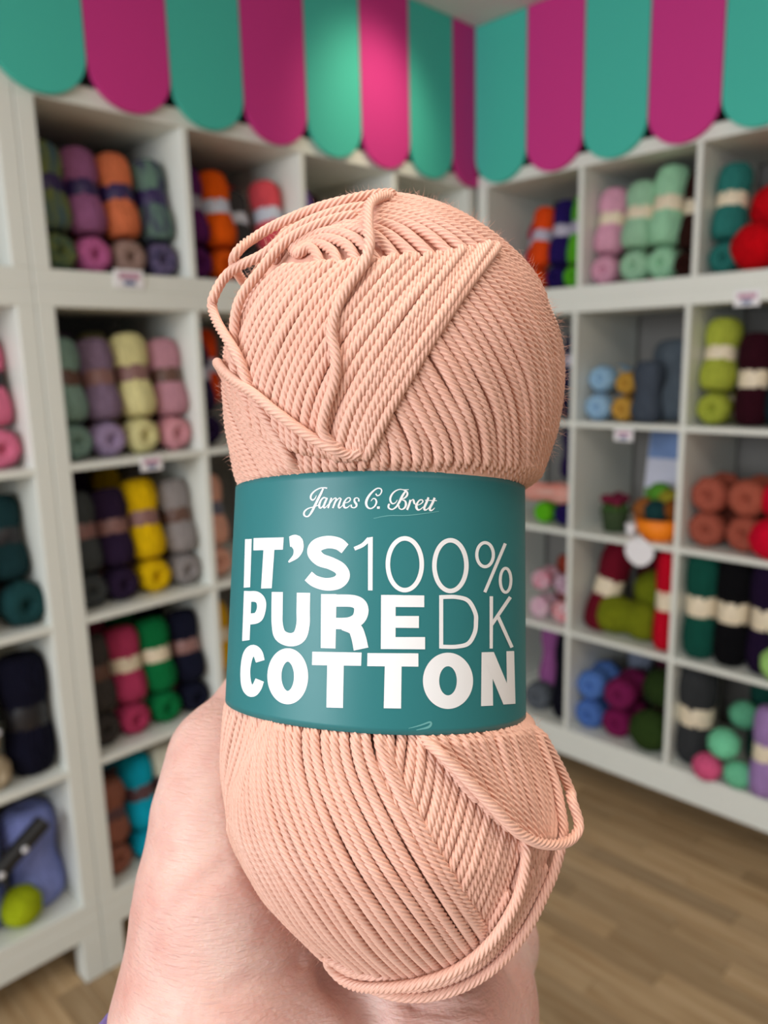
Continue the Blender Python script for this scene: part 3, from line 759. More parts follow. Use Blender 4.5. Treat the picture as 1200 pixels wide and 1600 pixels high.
# --- upper lobe
family(CU, [   # right panel, from beneath the front panel round to the right and down
    [(585, 690), (588, 720), (586, 745), (584, 775)],
    [(606, 640), (628, 690), (636, 725), (634, 775)],
    [(640, 580), (680, 650), (700, 700), (702, 775)],
    [(690, 500), (740, 575), (775, 655), (778, 770)],
    [(735, 430), (800, 515), (838, 615), (822, 765)],
    [(765, 385), (838, 470), (872, 575), ('a', 78, -46)],
    [(775, 372), (858, 455), ('a', 88, 12), ('a', 95, -46)],
    [(760, 345), ('a', 82, 50), ('a', 108, 12), ('a', 112, -46)],
    [('a', 60, 70), ('a', 115, 50), ('a', 130, 12), ('a', 132, -46)]], 54, B0 - .0003)
family(CU, [   # short strands below the loose diagonal
    [(405, 590), (432, 690), (452, 775)], [(490, 590), (502, 690), (505, 775)], [(590, 620), (568, 710), (560, 775)]], 11, B0 - .0006)
family(CU, [   # lower left wedge
    [(353, 548), (388, 612), (432, 680), (480, 770)],
    [('a', -84, 16), (354, 622), (386, 692), (432, 772)],
    [('a', -98, 14), ('a', -84, -8), (368, 725), (394, 772)],
    [('a', -116, 12), ('a', -98, -18), ('a', -84, -32), ('a', -80, -46)],
    [('a', -140, 0), ('a', -128, -18), ('a', -118, -32), ('a', -112, -46)]], 22, B0 + .0002, wob=.003)
family(CU, [   # front panel
    [(452, 412), (405, 455), (375, 515), (362, 575), (372, 640)],
    [(540, 405), (478, 468), (432, 545), (408, 620), (418, 690)],
    [(640, 396), (573, 472), (513, 560), (480, 640), (474, 712)],
    [(720, 388), (655, 470), (590, 565), (545, 645), (524, 720)],
    [(776, 382), (716, 470), (652, 565), (606, 640), (568, 718)]], 18, B0 + .0007, tilt=.0004)
family(CU, [   # far left side behind the loops
    [(405, 420), (372, 480), (355, 540), ('a', -84, 5)],
    [('a', -70, 58), ('a', -92, 40), ('a', -98, 20), ('a', -100, 0)],
    [('a', -110, 70), ('a', -125, 45), ('a', -128, 20), ('a', -128, 0)]], 20, B0 - .0004)
family(CU, [   # crown strands sweeping over the top, their ends tucked into the braid
    [(458, 400), (480, 384), (494, 394), (498, 420)],
    [(450, 394), (492, 370), (528, 382), (546, 416)],
    [(446, 384), (505, 356), (578, 360), (632, 412)],
    [(450, 366), (530, 336), (632, 342), (716, 404)],
    [(466, 350), (560, 320), (672, 334), (784, 402)]], 12, B0 + .0003)
family(CU, [   # outer crown strands running on down the right side
    [(420, 408), (470, 350), (560, 316), (680, 330), (790, 395), (850, 470)],
    [(405, 400), (460, 340), (560, 306), (690, 325), (800, 385), (862, 470)],
    [('a', -75, 60), ('a', -50, 84), ('a', 60, 78), ('a', 78, 55), ('a', 88, 40)],
    [('a', -115, 60), ('a', -140, 84), ('a', 110, 78), ('a', 100, 55), ('a', 104, 40)],
    [('a', -140, 55), ('a', -170, 75), ('a', 150, 70), ('a', 128, 50), ('a', 120, 38)]], 22, B0)
# loose strands
loose(CU, [(570, 708), (545, 703), (500, 682), (440, 640), (395, 605), (350, 568), ('a', -95, -2)], [-.001, .0018, .0020, .0020, .0020, .0014, -.001])
loose(CU, [(612, 306), (594, 318), (579, 338), (577, 368), (579, 398), (570, 425), (548, 455), (530, 490), (523, 525), (529, 560), (527, 597), (515, 635), (510, 668), (522, 690), (540, 700)],
      [.0, .0012, .0022, .0022, .0022, .0020, .0018, .0018, .0018, .0018, .0018, .0018, .0018, .0014, .0004])
loose(CU, [(620, 304), (540, 318), (470, 345), (420, 385), (398, 425), ('a', -80, 32)], [.0002, .0006, .0012, .003, .005, .0])
loose(CU, [(600, 318), (530, 335), (465, 365), (420, 405), (385, 445), (371, 480), (366, 500), (384, 555), (396, 610), (420, 660), (450, 710), (478, 770)],
      [-.0004, .0006, .0010, .0014, .0042, .0052, .0046, .0022, .0008, .0005, .0005, .0])
loose(CU, [(560, 335), (500, 355), (450, 385), (415, 430), (388, 480), (374, 530), (372, 590), (392, 640)], [0, .0006, .0010, .0014, .0022, .0012, .0006, 0])
# --- lower lobe
family(CLO, [  # right panel leaning to the lower left
    [(592, 1085), (597, 1150), (596, 1200), (590, 1240)],
    [(640, 1085), (645, 1160), (638, 1230), (622, 1300)],
    [(700, 1085), (706, 1180), (695, 1270), (665, 1360)],
    [(770, 1085), (778, 1200), (755, 1310), (705, 1425)],
    [(818, 1085), (838, 1210), (812, 1340), (745, 1490)],
    [('a', 66, 54), (866, 1240), (846, 1360), (775, 1505)],
    [('a', 84, 54), ('a', 86, 10), ('a', 80, -22), ('a', 60, -56)],
    [('a', 104, 54), ('a', 108, 10), ('a', 104, -22), ('a', 85, -60)]], 38, B0 - .0004)
family(CLO, [  # upper right wedge above the loose loop
    [(655, 1085), (682, 1165), (722, 1222), (752, 1252)],
    [(725, 1085), (752, 1190), (782, 1262), (800, 1300)],
    [(785, 1085), (812, 1200), (832, 1280), (838, 1318)],
    [(815, 1085), (850, 1190), (866, 1260), (862, 1315)]], 11, B0 + .0006)
family(CLO, [  # left wedge
    [(424, 1085), (398, 1170), (372, 1240), (362, 1310)],
    [(385, 1085), (366, 1170), (352, 1240), ('a', -80, -8)],
    [('a', -72, 54), ('a', -82, 18), ('a', -90, 0), ('a', -90, -14)],
    [('a', -98, 54), ('a', -106, 18), ('a', -112, 0), ('a', -112, -14)]], 26, B0 - .0003)
family(CLO, [  # main front panel
    [(582, 1085), (596, 1180), (648, 1288), (702, 1382), (766, 1484)],
    [(532, 1085), (548, 1200), (600, 1312), (664, 1412), (738, 1508)],
    [(480, 1085), (492, 1200), (540, 1322), (608, 1430), (690, 1524)],
    [(436, 1085), (436, 1200), (468, 1312), (530, 1420), (630, 1532)],
    [(426, 1095), (398, 1200), (408, 1300), (456, 1400), (560, 1520)],
    [(408, 1150), (376, 1230), (378, 1310), (418, 1395), (500, 1490)],
    [(396, 1180), (364, 1260), ('a', -66, -22), ('a', -56, -42), ('a', -30, -62)],
    [('a', -66, 14), ('a', -76, -8), ('a', -80, -28), ('a', -76, -48), ('a', -50, -70)],
    [('a', -90, 0), ('a', -100, -18), ('a', -104, -34), ('a', -104, -54), ('a', -110, -75)]], 41, B0 + .0004, t1=.97)
loose(CLO, [(590, 1085), (604, 1178), (656, 1286), (710, 1380), (772, 1478)], [-.0010] * 5)
family(CLO, [  # underside
    [(500, 1495), (560, 1525), (650, 1528), (730, 1500), (775, 1440), (800, 1390)],
    [(515, 1515), (590, 1545), (680, 1543), (760, 1505), (820, 1420), (850, 1350)],
    [('a', -40, -62), ('a', -10, -76), ('a', 60, -66), ('a', 76, -48), ('a', 84, -28), ('a', 90, -10)],
    [('a', -90, -68), ('a', -120, -82), ('a', 120, -70), ('a', 105, -50), ('a', 104, -28), ('a', 106, -10)]], 14, B0 + .0004)
loose(CLO, [(640, 1118), (652, 1152), (700, 1198), (760, 1262), (800, 1302), (838, 1318), (864, 1312), (872, 1290), (868, 1250), ('a', 72, 22), ('a', 70, 52)],
      [-.001, .0012, .0018, .0020, .0020, .0022, .0036, .0044, .0034, .0022, .0])
loose(CLO, [(505, 1500), (540, 1522), (600, 1530), (660, 1520), (715, 1498), (758, 1462), (788, 1418), (808, 1372), (818, 1335), (822, 1300)], [.0, .0012, .0016, .0018, .0018, .0018, .0018, .0014, .0006, -.001])
loose(CLO, [(540, 1535), (620, 1549), (690, 1542), (755, 1510), (805, 1458), (840, 1395), (862, 1335), (870, 1290), (862, 1230), (842, 1165), (825, 1110)], [0, .0008, .0012, .0014, .0014, .0014, .0016, .0014, .001, .0006, 0])
print('strands', n_str, flush=True)

# fuzz: fine stray fibres
fv, ff = [], []
def fibre(p, d, l):
    side = np.cross(d, rng.normal(size=3)); side /= np.linalg.norm(side); q = np.cross(d, side)
    w = .000028; b = len(fv); bend = rng.uniform(-.5, .5) * l
    pts = [p, p + d * l * .5 + side * bend * .4, p + d * l * .8 + side * bend]
    for k, pt in enumerate(pts):
        ww = w * (1 - .35 * k); fv.extend([pt + q * ww, pt - q * ww * .5 + side * ww, pt - q * ww * .5 - side * ww])
    for k in range(2):
        for j in range(3):
            ff.append((b + k * 3 + j, b + k * 3 + (j + 1) % 3, b + k * 3 + 3 + (j + 1) % 3, b + k * 3 + 3 + j))
for k in range(8000):
    C = CU if rng.random() < .5 else CLO
    d = rng.normal(size=3); d /= np.linalg.norm(d)
    if d[2] > .55: continue
    h = BVH.ray_cast(Vector(C), Vector(d))[0]
    if h is None: continue
    h = np.array(h)
    if -.047 < h[1] < .009: continue
    dd = d + rng.normal(size=3) * .7; dd /= np.linalg.norm(dd)
    fibre(h + d * .0001, dd, rng.uniform(.0008, .0030))
fz = link('yarn_fuzz', np_mesh('yarn_fuzz', loc(np.array(fv)), np.array(ff), M_COT), hero); fz['kind'] = 'stuff'

# --- paper label and its lettering
def label_mat(name, rgb, rough):
    m, nt, b = new_mat(name); N, L = nt.nodes, nt.links
    b.inputs['Base Color'].default_value = (*lin(rgb), 1); b.inputs['Roughness'].default_value = rough; b.inputs['Specular IOR Level'].default_value = .45
    tc = N.new('ShaderNodeTexCoord'); nz = N.new('ShaderNodeTexNoise'); nz.inputs['Scale'].default_value = 60; nz.inputs['Detail'].default_value = 3
    L.new(tc.outputs['Object'], nz.inputs['Vector'])
    bp = N.new('ShaderNodeBump'); bp.inputs['Strength'].default_value = .12; bp.inputs['Distance'].default_value = .0008
    L.new(nz.outputs['Fac'], bp.inputs['Height']); L.new(bp.outputs['Normal'], b.inputs['Normal'])
    return m
M_LAB = label_mat('teal_paper', (44, 118, 122), .42); M_INK = label_mat('white_print', (240, 240, 242), .5); M_PAPER = label_mat('paper_edge', (225, 228, 226), .7)
nth, nh = 160, 40
th = np.linspace(-math.pi, math.pi, nth, endpoint=False)
def label_pt(t, v, off=0.0):        # v 0 top .. 1 bottom
    ht = .0049 + .0028 * np.cos(t); hb = -.0439 + .0027 * np.cos(t) - .0018 * np.sin(t)
    h = ht + (hb - ht) * v
    r = LAB_R(h) + off; return np.stack([LAB_C(h) + r * np.sin(t), h, AXD - r * np.cos(t)], -1)
Vs = []
for v in np.linspace(0, 1, nh): Vs.append(label_pt(th, v))
for v in np.linspace(1, 0, nh): Vs.append(label_pt(th, v, -.00022))
Vs = np.vstack(Vs); R_ = 2 * nh
F = [(i * nth + (j + 1) % nth, i * nth + j, ((i + 1) % R_) * nth + j, ((i + 1) % R_) * nth + (j + 1) % nth) for i in range(R_) for j in range(nth)]
lab = link('paper_label', np_mesh('paper_label', loc(Vs), np.array(F), M_LAB), hero); lab['label'] = 'teal paper band with white lettering'
def lab_hit(px, py, off):
    d = np.stack([(px - 600) / FPX, (800 - py) / FPX, np.ones_like(px)], -1); h = np.zeros_like(px) - .018
    for _ in range(8):
        r = LAB_R(h) + off; c = LAB_C(h)
        A = d[:, 0] ** 2 + 1; B = -2 * (d[:, 0] * c + AXD); Cc = c * c + AXD ** 2 - r * r
        t = (-B - np.sqrt(np.maximum(0, B * B - 4 * A * Cc))) / (2 * A); h = d[:, 1] * t
    return d * t[:, None]
ink_k = [0]
def zx(p, o=(340, 720), s=2.4): p = np.asarray(p, float); return np.array(o) + p / s
def ribbon(name, pts, w, o=(340, 720), s=2.4, smooth=True, closed=False, n=None):
    pts = zx(pts, o, s); w = np.atleast_1d(np.asarray(w, float)) / s
    if len(w) == 1: w = np.full(len(pts), w[0])
    Q = np.column_stack([pts, w])
    if closed: Q = np.vstack([Q, Q[:1]])
    ln = np.linalg.norm(np.diff(Q[:, :2], axis=0), axis=1).sum(); n = n or max(8, int(ln / 1.6))
    if closed: pass
    elif smooth: Q = crom(Q, n)
    else:
        s_ = np.concatenate([[0], np.cumsum(np.linalg.norm(np.diff(Q[:, :2], axis=0), axis=1))]); u = np.linspace(0, s_[-1], n); Q = np.stack([np.interp(u, s_, Q[:, k]) for k in range(3)], 1)
    T = np.gradient(Q[:, :2], axis=0)
    if closed: T[0] = T[-1] = (Q[1, :2] - Q[-2, :2]) / 2
    T /= np.linalg.norm(T, axis=1)[:, None] + 1e-9
    Nn = np.stack([-T[:, 1], T[:, 0]], 1); ac = 7
    G = np.stack([Q[:, :2] + Nn * Q[:, 2:3] * a for a in np.linspace(-.5, .5, ac)], 1)
    return G.reshape(-1, 2), np.array([(i * ac + j, i * ac + j + 1, (i + 1) * ac + j + 1, (i + 1) * ac + j) for i in range(len(Q) - 1) for j in range(ac - 1)])
def quad(c, o=(340, 720), s=2.4):
    c = zx(c, o, s); u = np.linspace(0, 1, 13)[:, None, None]; v = np.linspace(0, 1, 13)[None, :, None]
    G = (c[0] * (1 - u) + c[1] * u) * (1 - v) + (c[3] * (1 - u) + c[2] * u) * v
    return G.reshape(-1, 2), np.array([(i * 13 + j, i * 13 + j + 1, (i + 1) * 13 + j + 1, (i + 1) * 13 + j) for i in range(12) for j in range(12)])
def glyph(name, pieces):
    Vg, Fg, b = [], [], 0
    for q, (P, F) in enumerate(pieces):
        off = .00006 + .000012 * q
        X = lab_hit(P[:, 0], P[:, 1], off)
        a, b_, c = X[F[:, 0]], X[F[:, 1]], X[F[:, 2]]                # face the viewer
        flip = (np.cross(b_ - a, c - a) * a).sum(1).mean() > 0
        F2 = F[:, ::-1] if flip else F
        # stored with depth negated, which mirrors the winding
        Vg.append(loc(X)); Fg.append(F2[:, ::-1] + b); b += len(X)
    link(name, np_mesh(name, np.vstack(Vg), np.vstack(Fg), M_INK), lab)
def ell(cx, cy, rx, ry, n=120): return [(cx + rx * math.cos(q), cy + ry * math.sin(q)) for q in np.linspace(0, 2 * math.pi, n, endpoint=False)]
rb, qd = ribbon, quad
L_ = 'printed_letter'
glyph(L_, [qd([(103, 294), (128, 293), (122, 474), (98, 476)])])
glyph(L_, [qd([(135, 290), (248, 287), (245, 333), (134, 336)]), qd([(172, 334), (213, 333), (203, 478), (163, 479)])])
glyph('printed_apostrophe', [rb('', [(270, 303), (292, 302), (300, 316), (302, 335), (292, 358), (266, 380)], [38, 50, 46, 36, 22, 6])])
glyph(L_, [rb('', [(478, 330), (452, 311), (412, 305), (374, 317), (362, 343), (384, 370), (425, 385), (460, 405), (470, 432), (450, 456), (408, 463), (366, 452), (340, 432)], [42, 46, 47, 50, 52, 50, 47, 48, 52, 50, 47, 44, 42])])
glyph('printed_digit', [rb('', [(513, 330), (545, 315), (568, 292)], [14, 15, 16]), qd([(564, 288), (582, 285), (581, 486), (564, 486)])])
glyph('printed_digit', [rb('', ell(702, 388, 63.5, 97), 17, closed=True)])
glyph('printed_digit', [rb('', ell(873, 393, 60, 95), 17, closed=True)])
glyph('printed_percent_sign', [rb('', ell(1003, 352, 31, 45), 12, closed=True), rb('', ell(1080, 448, 20, 45), 11, closed=True), rb('', [(1079, 310), (1002, 493)], 12, smooth=False)])
glyph(L_, [qd([(99, 488), (128, 489), (120, 672), (92, 676)]), rb('', [(112, 509), (145, 510), (163, 528), (163, 560), (148, 588), (112, 594)], [40, 40, 36, 34, 40, 42])])
glyph(L_, [rb('', [(224, 492), (223, 560), (224, 615), (236, 655), (272, 671), (306, 658), (320, 615), (321, 560), (322, 495)], [42, 42, 42, 48, 50, 52, 50, 50, 50])])
glyph(L_, [qd([(388, 500), (446, 500), (442, 704), (387, 702)]), rb('', [(430, 524), (505, 526), (534, 542), (538, 570), (524, 596), (490, 609), (430, 610)], [46, 46, 52, 54, 50, 44, 42]),
           rb('', [(470, 615), (512, 628), (528, 660), (538, 706)], [40, 52, 54, 56])])
glyph(L_, [qd([(613, 503), (668, 503), (667, 706), (612, 706)]), qd([(640, 503), (775, 505), (775, 549), (640, 548)]), qd([(650, 582), (755, 582), (755, 627), (650, 626)]), qd([(640, 661), (778, 661), (778, 707), (640, 706)])])
glyph(L_, [qd([(831, 504), (846, 504), (846, 704), (831, 704)]), rb('', [(838, 511), (895, 511), (940, 525), (966, 570), (969, 605), (964, 645), (940, 685), (895, 697), (838, 697)], [15, 15, 16, 16, 16, 16, 16, 15, 15])])
glyph(L_, [qd([(1020, 508), (1033, 508), (1032, 704), (1020, 704)]), rb('', [(1098, 511), (1028, 614)], 13, smooth=False), rb('', [(1052, 585), (1104, 700)], 13, smooth=False)])
glyph(L_, [rb('', [(160, 752), (150, 722), (131, 711), (113, 733), (104, 788), (109, 842), (127, 864), (146, 850), (158, 822)], [34, 38, 42, 40, 37, 40, 44, 38, 34])])
def ell_w(cx, cy, rx, ry, wx, wy, n=120): return [(wx * abs(math.cos(q)) ** 2 + wy * abs(math.sin(q)) ** 2) for q in np.linspace(0, 2 * math.pi, n, endpoint=False)]
glyph(L_, [rb('', ell(263, 808, 50, 80), ell_w(0, 0, 0, 0, 53, 50), closed=True)])
glyph(L_, [qd([(355, 716), (540, 719), (538, 769), (354, 766)]), qd([(411, 764), (473, 766), (470, 927), (408, 925)])])
glyph(L_, [qd([(562, 721), (753, 722), (753, 772), (561, 770)]), qd([(627, 768), (690, 769), (688, 929), (623, 928)])])
glyph(L_, [rb('', ell(864, 825, 63.5, 80), ell_w(0, 0, 0, 0, 61, 51), closed=True)])
glyph(L_, [qd([(990, 718), (1030, 718), (1033, 918), (988, 920)]), qd([(1083, 714), (1112, 713), (1117, 910), (1086, 912)]), qd([(990, 718), (1036, 717), (1117, 911), (1072, 914)])])
# script line
A1, S1 = (465, 755), 10.0; A2, S2 = (565, 755), 9.23
def sc(o, s, *strokes): return [rb('', p, w, o, s) for p, w in strokes]
glyph(L_, sc(A1, S1, ([(462, 80), (430, 72), (350, 78), (270, 120), (215, 180), (205, 235), (235, 265), (275, 235), (295, 190)], [22, 20, 18, 22, 28, 28, 24, 16, 8]),
             ([(400, 85), (370, 150), (325, 240), (270, 350), (225, 440), (175, 510), (130, 520), (100, 490), (110, 440), (165, 395), (250, 370), (320, 345), (350, 310)], [26, 34, 38, 38, 34, 24, 22, 30, 26, 18, 13, 12, 10])))
glyph(L_, sc(A1, S1, ([(445, 235), (410, 225), (370, 260), (340, 330), (345, 385), (375, 380), (410, 330), (440, 260)], [14, 22, 26, 34, 28, 18, 12, 12]), ([(462, 228), (430, 300), (408, 360), (415, 388), (445, 370), (480, 330)], [28, 32, 30, 24, 14, 10])))
glyph(L_, sc(A1, S1, ([(530, 228), (505, 300), (475, 390)], [26, 30, 26]), ([(490, 350), (540, 270), (585, 230), (605, 245)], [10, 12, 18, 22]), ([(612, 240), (585, 300), (550, 390)], [24, 30, 26]),
             ([(565, 350), (615, 270), (655, 230), (678, 245)], [10, 12, 18, 22]), ([(682, 240), (655, 310), (640, 360), (650, 388), (680, 370), (715, 330)], [24, 30, 30, 24, 14, 10])))
glyph(L_, sc(A1, S1, ([(740, 310), (790, 295), (825, 260), (815, 228), (775, 235), (735, 285), (720, 335), (735, 380), (775, 380), (820, 345)], [12, 14, 20, 18, 18, 28, 36, 30, 18, 10])))
glyph(L_, sc(A1, S1, ([(955, 285), (955, 245), (925, 228), (890, 245), (890, 285), (920, 330), (915, 365), (880, 385), (840, 370), (840, 335)], [28, 18, 16, 22, 32, 34, 24, 18, 22, 26])))
glyph(L_, sc(A2, S2, ([(205, 150), (225, 180), (265, 165), (290, 115), (275, 80), (225, 75), (155, 125), (95, 200), (65, 280), (85, 345), (135, 365), (190, 330), (215, 270), (195, 225), (160, 225), (135, 260)], [20, 18, 16, 20, 18, 18, 26, 34, 36, 28, 18, 22, 26, 20, 14, 8])))
glyph('printed_dot', [rb('', [(222, 352), (262, 352)], [34, 34], A2, S2)])
glyph(L_, sc(A2, S2, ([(680, 92), (610, 95), (540, 90), (465, 130), (420, 195), (415, 255), (445, 295), (490, 280), (515, 240)], [10, 12, 14, 22, 28, 28, 20, 14, 8]),
             ([(640, 105), (590, 180), (545, 270), (500, 340), (440, 378), (390, 355), (390, 315), (405, 300)], [24, 34, 34, 26, 18, 26, 28, 26]),
             ([(600, 95), (650, 120), (660, 165), (625, 210), (575, 235), (625, 255), (640, 305), (620, 355), (575, 378), (540, 355), (540, 320)], [12, 24, 30, 22, 10, 24, 32, 26, 16, 20, 22])))
glyph(L_, sc(A2, S2, ([(705, 240), (685, 310), (655, 385)], [30, 32, 30]), ([(670, 330), (710, 260), (745, 235), (755, 270), (765, 300), (790, 300)], [10, 12, 20, 32, 20, 10])))
glyph(L_, sc(A2, S2, ([(800, 320), (850, 300), (885, 265), (870, 240), (830, 250), (795, 305), (790, 350), (815, 385), (850, 375), (890, 340)], [12, 14, 20, 18, 20, 32, 36, 26, 16, 10])))
glyph(L_, sc(A2, S2, ([(965, 205), (935, 280), (905, 350), (910, 385), (940, 380), (975, 345)], [30, 34, 34, 28, 16, 10]), ([(915, 245), (1000, 250)], [12, 12])))
glyph(L_, sc(A2, S2, ([(1055, 210), (1020, 290), (985, 355), (990, 392), (1020, 388), (1055, 355)], [32, 36, 36, 28, 16, 10]), ([(990, 250), (1085, 252)], [12, 12])))
# creases in the paper
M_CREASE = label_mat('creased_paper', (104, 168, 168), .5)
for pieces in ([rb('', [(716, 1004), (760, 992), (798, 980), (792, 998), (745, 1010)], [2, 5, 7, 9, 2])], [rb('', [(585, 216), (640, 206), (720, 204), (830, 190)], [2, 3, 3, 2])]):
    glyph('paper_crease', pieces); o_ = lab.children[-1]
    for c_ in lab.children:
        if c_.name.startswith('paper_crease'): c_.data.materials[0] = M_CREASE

# ================================================================== the hand holding it
def surface_nets(D, org, vox):
    s = D < 0; nx, ny, nz = D.shape
    c = [s[i:nx - 1 + i, j:ny - 1 + j, k:nz - 1 + k] for i in (0, 1) for j in (0, 1) for k in (0, 1)]
    cnt = sum(x.astype(np.int8) for x in c); act = (cnt > 0) & (cnt < 8)
    I = np.argwhere(act); idx = -np.ones(act.shape, np.int64); idx[tuple(I.T)] = np.arange(len(I))
    acc = np.zeros((len(I), 3)); num = np.zeros(len(I))
    cor = [(i, j, k) for i in (0, 1) for j in (0, 1) for k in (0, 1)]
    val = {q: D[I[:, 0] + q[0], I[:, 1] + q[1], I[:, 2] + q[2]] for q in cor}
    for a in cor:
        for ax in range(3):
            if a[ax]: continue
            b = list(a); b[ax] = 1; b = tuple(b); va, vb = val[a], val[b]; m = (va < 0) != (vb < 0)
            t = np.where(m, va / np.where(m, va - vb, 1), 0)
            p = np.repeat(np.array([a], float), len(I), 0); p[:, ax] += t
            acc[m] += p[m]; num[m] += 1
    V = (I + acc / num[:, None]) * vox + org
    F = []
    for ax in range(3):
        o1, o2 = (ax + 1) % 3, (ax + 2) % 3
        sl0 = [slice(None)] * 3; sl1 = [slice(None)] * 3; sl0[ax] = slice(0, -1); sl1[ax] = slice(1, None)
        ch = s[tuple(sl0)] != s[tuple(sl1)]; E_ = np.argwhere(ch)
        E_ = E_[(E_[:, o1] > 0) & (E_[:, o2] > 0) & (E_[:, o1] < D.shape[o1] - 1) & (E_[:, o2] < D.shape[o2] - 1)]
        ins = s[tuple(E_.T)]
        q = []
        for d1, d2 in ((0, 0), (-1, 0), (-1, -1), (0, -1)):
            e = E_.copy(); e[:, o1] += d1; e[:, o2] += d2; q.append(idx[tuple(e.T)])
        q = np.stack(q, 1); q[~ins] = q[~ins][:, ::-1]; F.append(q)
    return V, np.vstack(F)
VOX = .0011
org = np.array([-.092, -.205, .120]); dims = (136, 198, 150)
gx, gy, gz = [(org[k] + VOX * np.arange(dims[k])).astype(np.float32) for k in range(3)]
X, Y, Z = np.meshgrid(gx, gy, gz, indexing='ij')
def cap(a, b, ra, rb, sq=1.0):
    a, b = np.array(a), np.array(b); ab = b - a
    t = np.clip(((X - a[0]) * ab[0] + (Y - a[1]) * ab[1] + (Z - a[2]) * ab[2]) / (ab @ ab), 0, 1)
    d = np.sqrt((X - a[0] - t * ab[0]) ** 2 + (Y - a[1] - t * ab[1]) ** 2 + (sq * (Z - a[2] - t * ab[2])) ** 2)
    return d - (ra + (rb - ra) * t)
def smin(a, b, k):
    h = np.clip(.5 + .5 * (b - a) / k, 0, 1); return b + (a - b) * h - k * h * (1 - h)
def smax(a, b, k): return -smin(-a, -b, k)
def poly(pts, rs, k=.004):
    d = None
    for i in range(len(pts) - 1):
        c = cap(pts[i], pts[i + 1], rs[i], rs[i + 1]); d = c if d is None else smin(d, c, k)
    return d
# thumb: thenar mound, metacarpal, two phalanges running up behind the ball's left side
thumb = poly([P3(352, 1560, .186), P3(352, 1390, .190), P3(340, 1270, .196), P3(350, 1185, .203), P3(410, 1100, .216), P3(470, 1040, .224)], [.0265, .0205, .0150, .0132, .0108, .0088], .006)
# palm and heel of the hand
palm = cap(P3(400, 1660, .186), P3(660, 1650, .190), .030, .026)
palm = smin(palm, cap(P3(470, 1560, .205), P3(600, 1330, .240), .026, .016), .012)
palm = smin(palm, cap(P3(600, 1600, .206), P3(690, 1340, .240), .024, .014), .012)
hypo = poly([P3(690, 1660, .184), P3(735, 1555, .200), P3(765, 1470, .222), P3(750, 1380, .238)], [.0225, .0150, .0120, .0110], .008)
wrist = poly([P3(500, 1700, .190), P3(520, 1900, .196), P3(530, 2150, .200)], [.030, .026, .025], .01)
hand = smin(smin(thumb, palm, .010), smin(hypo, wrist, .014), .009)
# fingers behind the ball, closed against its back
def finger(pts, rs):
    global hand
    hand = smin(hand, poly(pts, rs, .003), .005)
finger([P3(520, 1330, .243), P3(440, 1190, .236), P3(425, 1060, .226), P3(440, 940, .2215), P3(465, 860, .220)], [.0115, .0100, .0090, .0080, .0068])
finger([P3(580, 1320, .245), P3(545, 1160, .240), P3(535, 1010, .2285), P3(540, 870, .223), P3(550, 790, .222)], [.0118, .0102, .0092, .0082, .0070])
finger([P3(640, 1330, .245), P3(640, 1180, .240), P3(645, 1040, .2285), P3(645, 910, .223), P3(640, 835, .221)], [.0115, .0098, .0088, .0078, .0066])
finger([P3(715, 1370, .240), P3(735, 1240, .237), P3(740, 1130, .228), P3(735, 1030, .221), P3(725, 965, .218)], [.0105, .0085, .0076, .0068, .0058])
# the crease between thumb mound and little-finger mound, and the fold at the thumb's root
def groove(pts, r, k):
    global hand
    hand = smax(hand, -poly([P3(*p) for p in pts], [r] * len(pts), .001), k)
def skin_depth(px, py):
    t = np.arange(.125, .27, .0004); P = np.stack([(px - 600) / FPX * t, (800 - py) / FPX * t, t], 1)
    I = np.round((P - org) / VOX).astype(int)
    for p, k in zip(t, I):
        if np.all(k >= 0) and np.all(k < dims) and hand[tuple(k)] < 0: return p
    return .2
def crease(pts, r, k, lift):
    groove([(x, y, skin_depth(x, y) + lift) for x, y in pts], r, k)
crease([(520, 1525), (556, 1556), (572, 1585), (580, 1630), (584, 1680)], .0030, .005, .0006)
crease([(350, 1352), (318, 1376), (288, 1400), (255, 1436)], .0008, .0016, -.0002)
crease([(470, 1500), (440, 1520), (395, 1528), (340, 1560)], .0007, .0016, -.0003)
crease([(775, 1490), (795, 1515), (812, 1545)], .0009, .002, -.0002)
crease([(640, 1570), (690, 1580), (745, 1572)], .0007, .0016, -.0003)
# flesh gives way where the ball presses into it
ball = core_sdf(X, Y, Z) - .0004
hand = smax(hand, -ball, .0035)
HV, HF = surface_nets(hand.astype(np.float64), org, VOX)
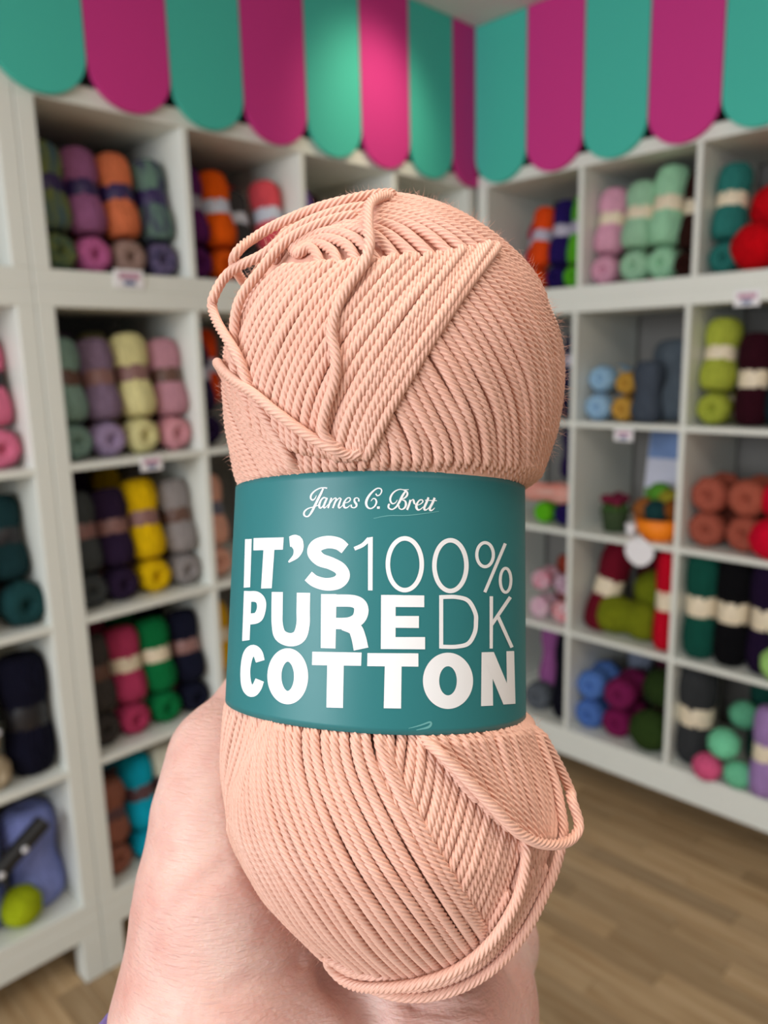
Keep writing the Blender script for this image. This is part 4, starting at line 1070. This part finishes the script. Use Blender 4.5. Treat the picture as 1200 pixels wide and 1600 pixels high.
# light smoothing
nb = [(HF[:, a], HF[:, (a + 1) % 4]) for a in range(4)]
for it in range(3):
    acc = np.zeros_like(HV); num = np.zeros(len(HV))
    for a, b in nb:
        np.add.at(acc, a, HV[b]); np.add.at(acc, b, HV[a]); np.add.at(num, a, 1); np.add.at(num, b, 1)
    HV = .5 * HV + .5 * acc / num[:, None]
def skin():
    m, nt, b = new_mat('skin'); N, L = nt.nodes, nt.links
    tc = N.new('ShaderNodeTexCoord')
    def noise(scale, detail=3, dist=0.0, vec=None):
        n = N.new('ShaderNodeTexNoise'); n.inputs['Scale'].default_value = scale; n.inputs['Detail'].default_value = detail; n.inputs['Distortion'].default_value = dist
        L.new(vec or tc.outputs['Object'], n.inputs['Vector']); return n
    n1 = noise(38, 3, .4); n2 = noise(150, 4, .5)
    rp = N.new('ShaderNodeValToRGB'); e = rp.color_ramp.elements
    e[0].position = .30; e[0].color = (*lin((211, 157, 145)), 1); e[1].position = .68; e[1].color = (*lin((223, 190, 180)), 1)
    L.new(n1.outputs['Fac'], rp.inputs['Fac'])
    mx = N.new('ShaderNodeMix'); mx.data_type = 'RGBA'; mx.blend_type = 'MULTIPLY'; mx.inputs['B'].default_value = (.93, .84, .84, 1)
    mr = N.new('ShaderNodeMapRange'); mr.inputs['From Min'].default_value = .45; mr.inputs['From Max'].default_value = .75; mr.inputs['To Max'].default_value = .8
    L.new(n2.outputs['Fac'], mr.inputs['Value']); L.new(mr.outputs['Result'], mx.inputs['Factor'])
    L.new(rp.outputs['Color'], mx.inputs['A']); L.new(mx.outputs['Result'], b.inputs['Base Color'])
    # fine skin lines: stretched noise at two angles
    def lines(rot, sc_):
        mp = N.new('ShaderNodeMapping'); mp.inputs['Rotation'].default_value = rot; mp.inputs['Scale'].default_value = sc_
        L.new(tc.outputs['Object'], mp.inputs['Vector']); return noise(1, 3, .6, mp.outputs['Vector'])
    a = lines((.2, .3, .9), (240, 1500, 500)); c = lines((.1, -.2, -.5), (200, 1300, 500)); v = N.new('ShaderNodeTexVoronoi'); v.inputs['Scale'].default_value = 1100
    L.new(tc.outputs['Object'], v.inputs['Vector'])
    s1 = N.new('ShaderNodeMath'); s1.operation = 'ADD'; L.new(a.outputs['Fac'], s1.inputs[0]); L.new(c.outputs['Fac'], s1.inputs[1])
    s2 = N.new('ShaderNodeMath'); s2.operation = 'MULTIPLY_ADD'; s2.inputs[1].default_value = .25; L.new(v.outputs['Distance'], s2.inputs[0]); L.new(s1.outputs[0], s2.inputs[2])
    bp = N.new('ShaderNodeBump'); bp.inputs['Strength'].default_value = .8; bp.inputs['Distance'].default_value = .0004
    L.new(s2.outputs[0], bp.inputs['Height']); L.new(bp.outputs['Normal'], b.inputs['Normal'])
    b.inputs['Roughness'].default_value = .48; b.inputs['Specular IOR Level'].default_value = .4
    b.inputs['Subsurface Weight'].default_value = .35; b.inputs['Subsurface Radius'].default_value = (1, .35, .2); b.inputs['Subsurface Scale'].default_value = .003
    return m
HB = P3(510, 1700, .19)
person = root_at('person', HB); tag(person, 'bare pale hand cradling the peach yarn ball from below, thumb at left', 'hand')
def loc_h(V): return loc(V, HB)
link('hand', np_mesh('hand', loc_h(HV), HF[:, ::-1], skin()), person)
# purple knitted sleeve cuff
aa = np.linspace(0, 2 * math.pi, 64, endpoint=False); cuff = []
c0, c1 = P3(449, 1784, .188), P3(520, 2250, .198)
for k, (u, r) in enumerate([(0.0, .0375), (-.02, .0390), (-.01, .0405), (.03, .0410), (.3, .0405), (.6, .041), (1, .042), (1, .039), (.3, .0375), (0, .0355)]):
    c = c0 + (c1 - c0) * u
    cuff.append(np.stack([c[0] + r * 1.16 * np.cos(aa) * (1 + .012 * np.sin(16 * aa)), np.full(64, c[1]) - .0262 * np.cos(aa) * (1 - max(0, u)), c[2] + r * .86 * np.sin(aa)], 1))
V = np.vstack(cuff); F = np.array([(i * 64 + j, i * 64 + (j + 1) % 64, (i + 1) * 64 + (j + 1) % 64, (i + 1) * 64 + j) for i in range(len(cuff) - 1) for j in range(64)])
cf = link('sleeve_cuff', np_mesh('sleeve_cuff', loc_h(V), F, yarn_mat((128, 112, 178))), person); cf['label'] = 'purple knitted sleeve cuff'
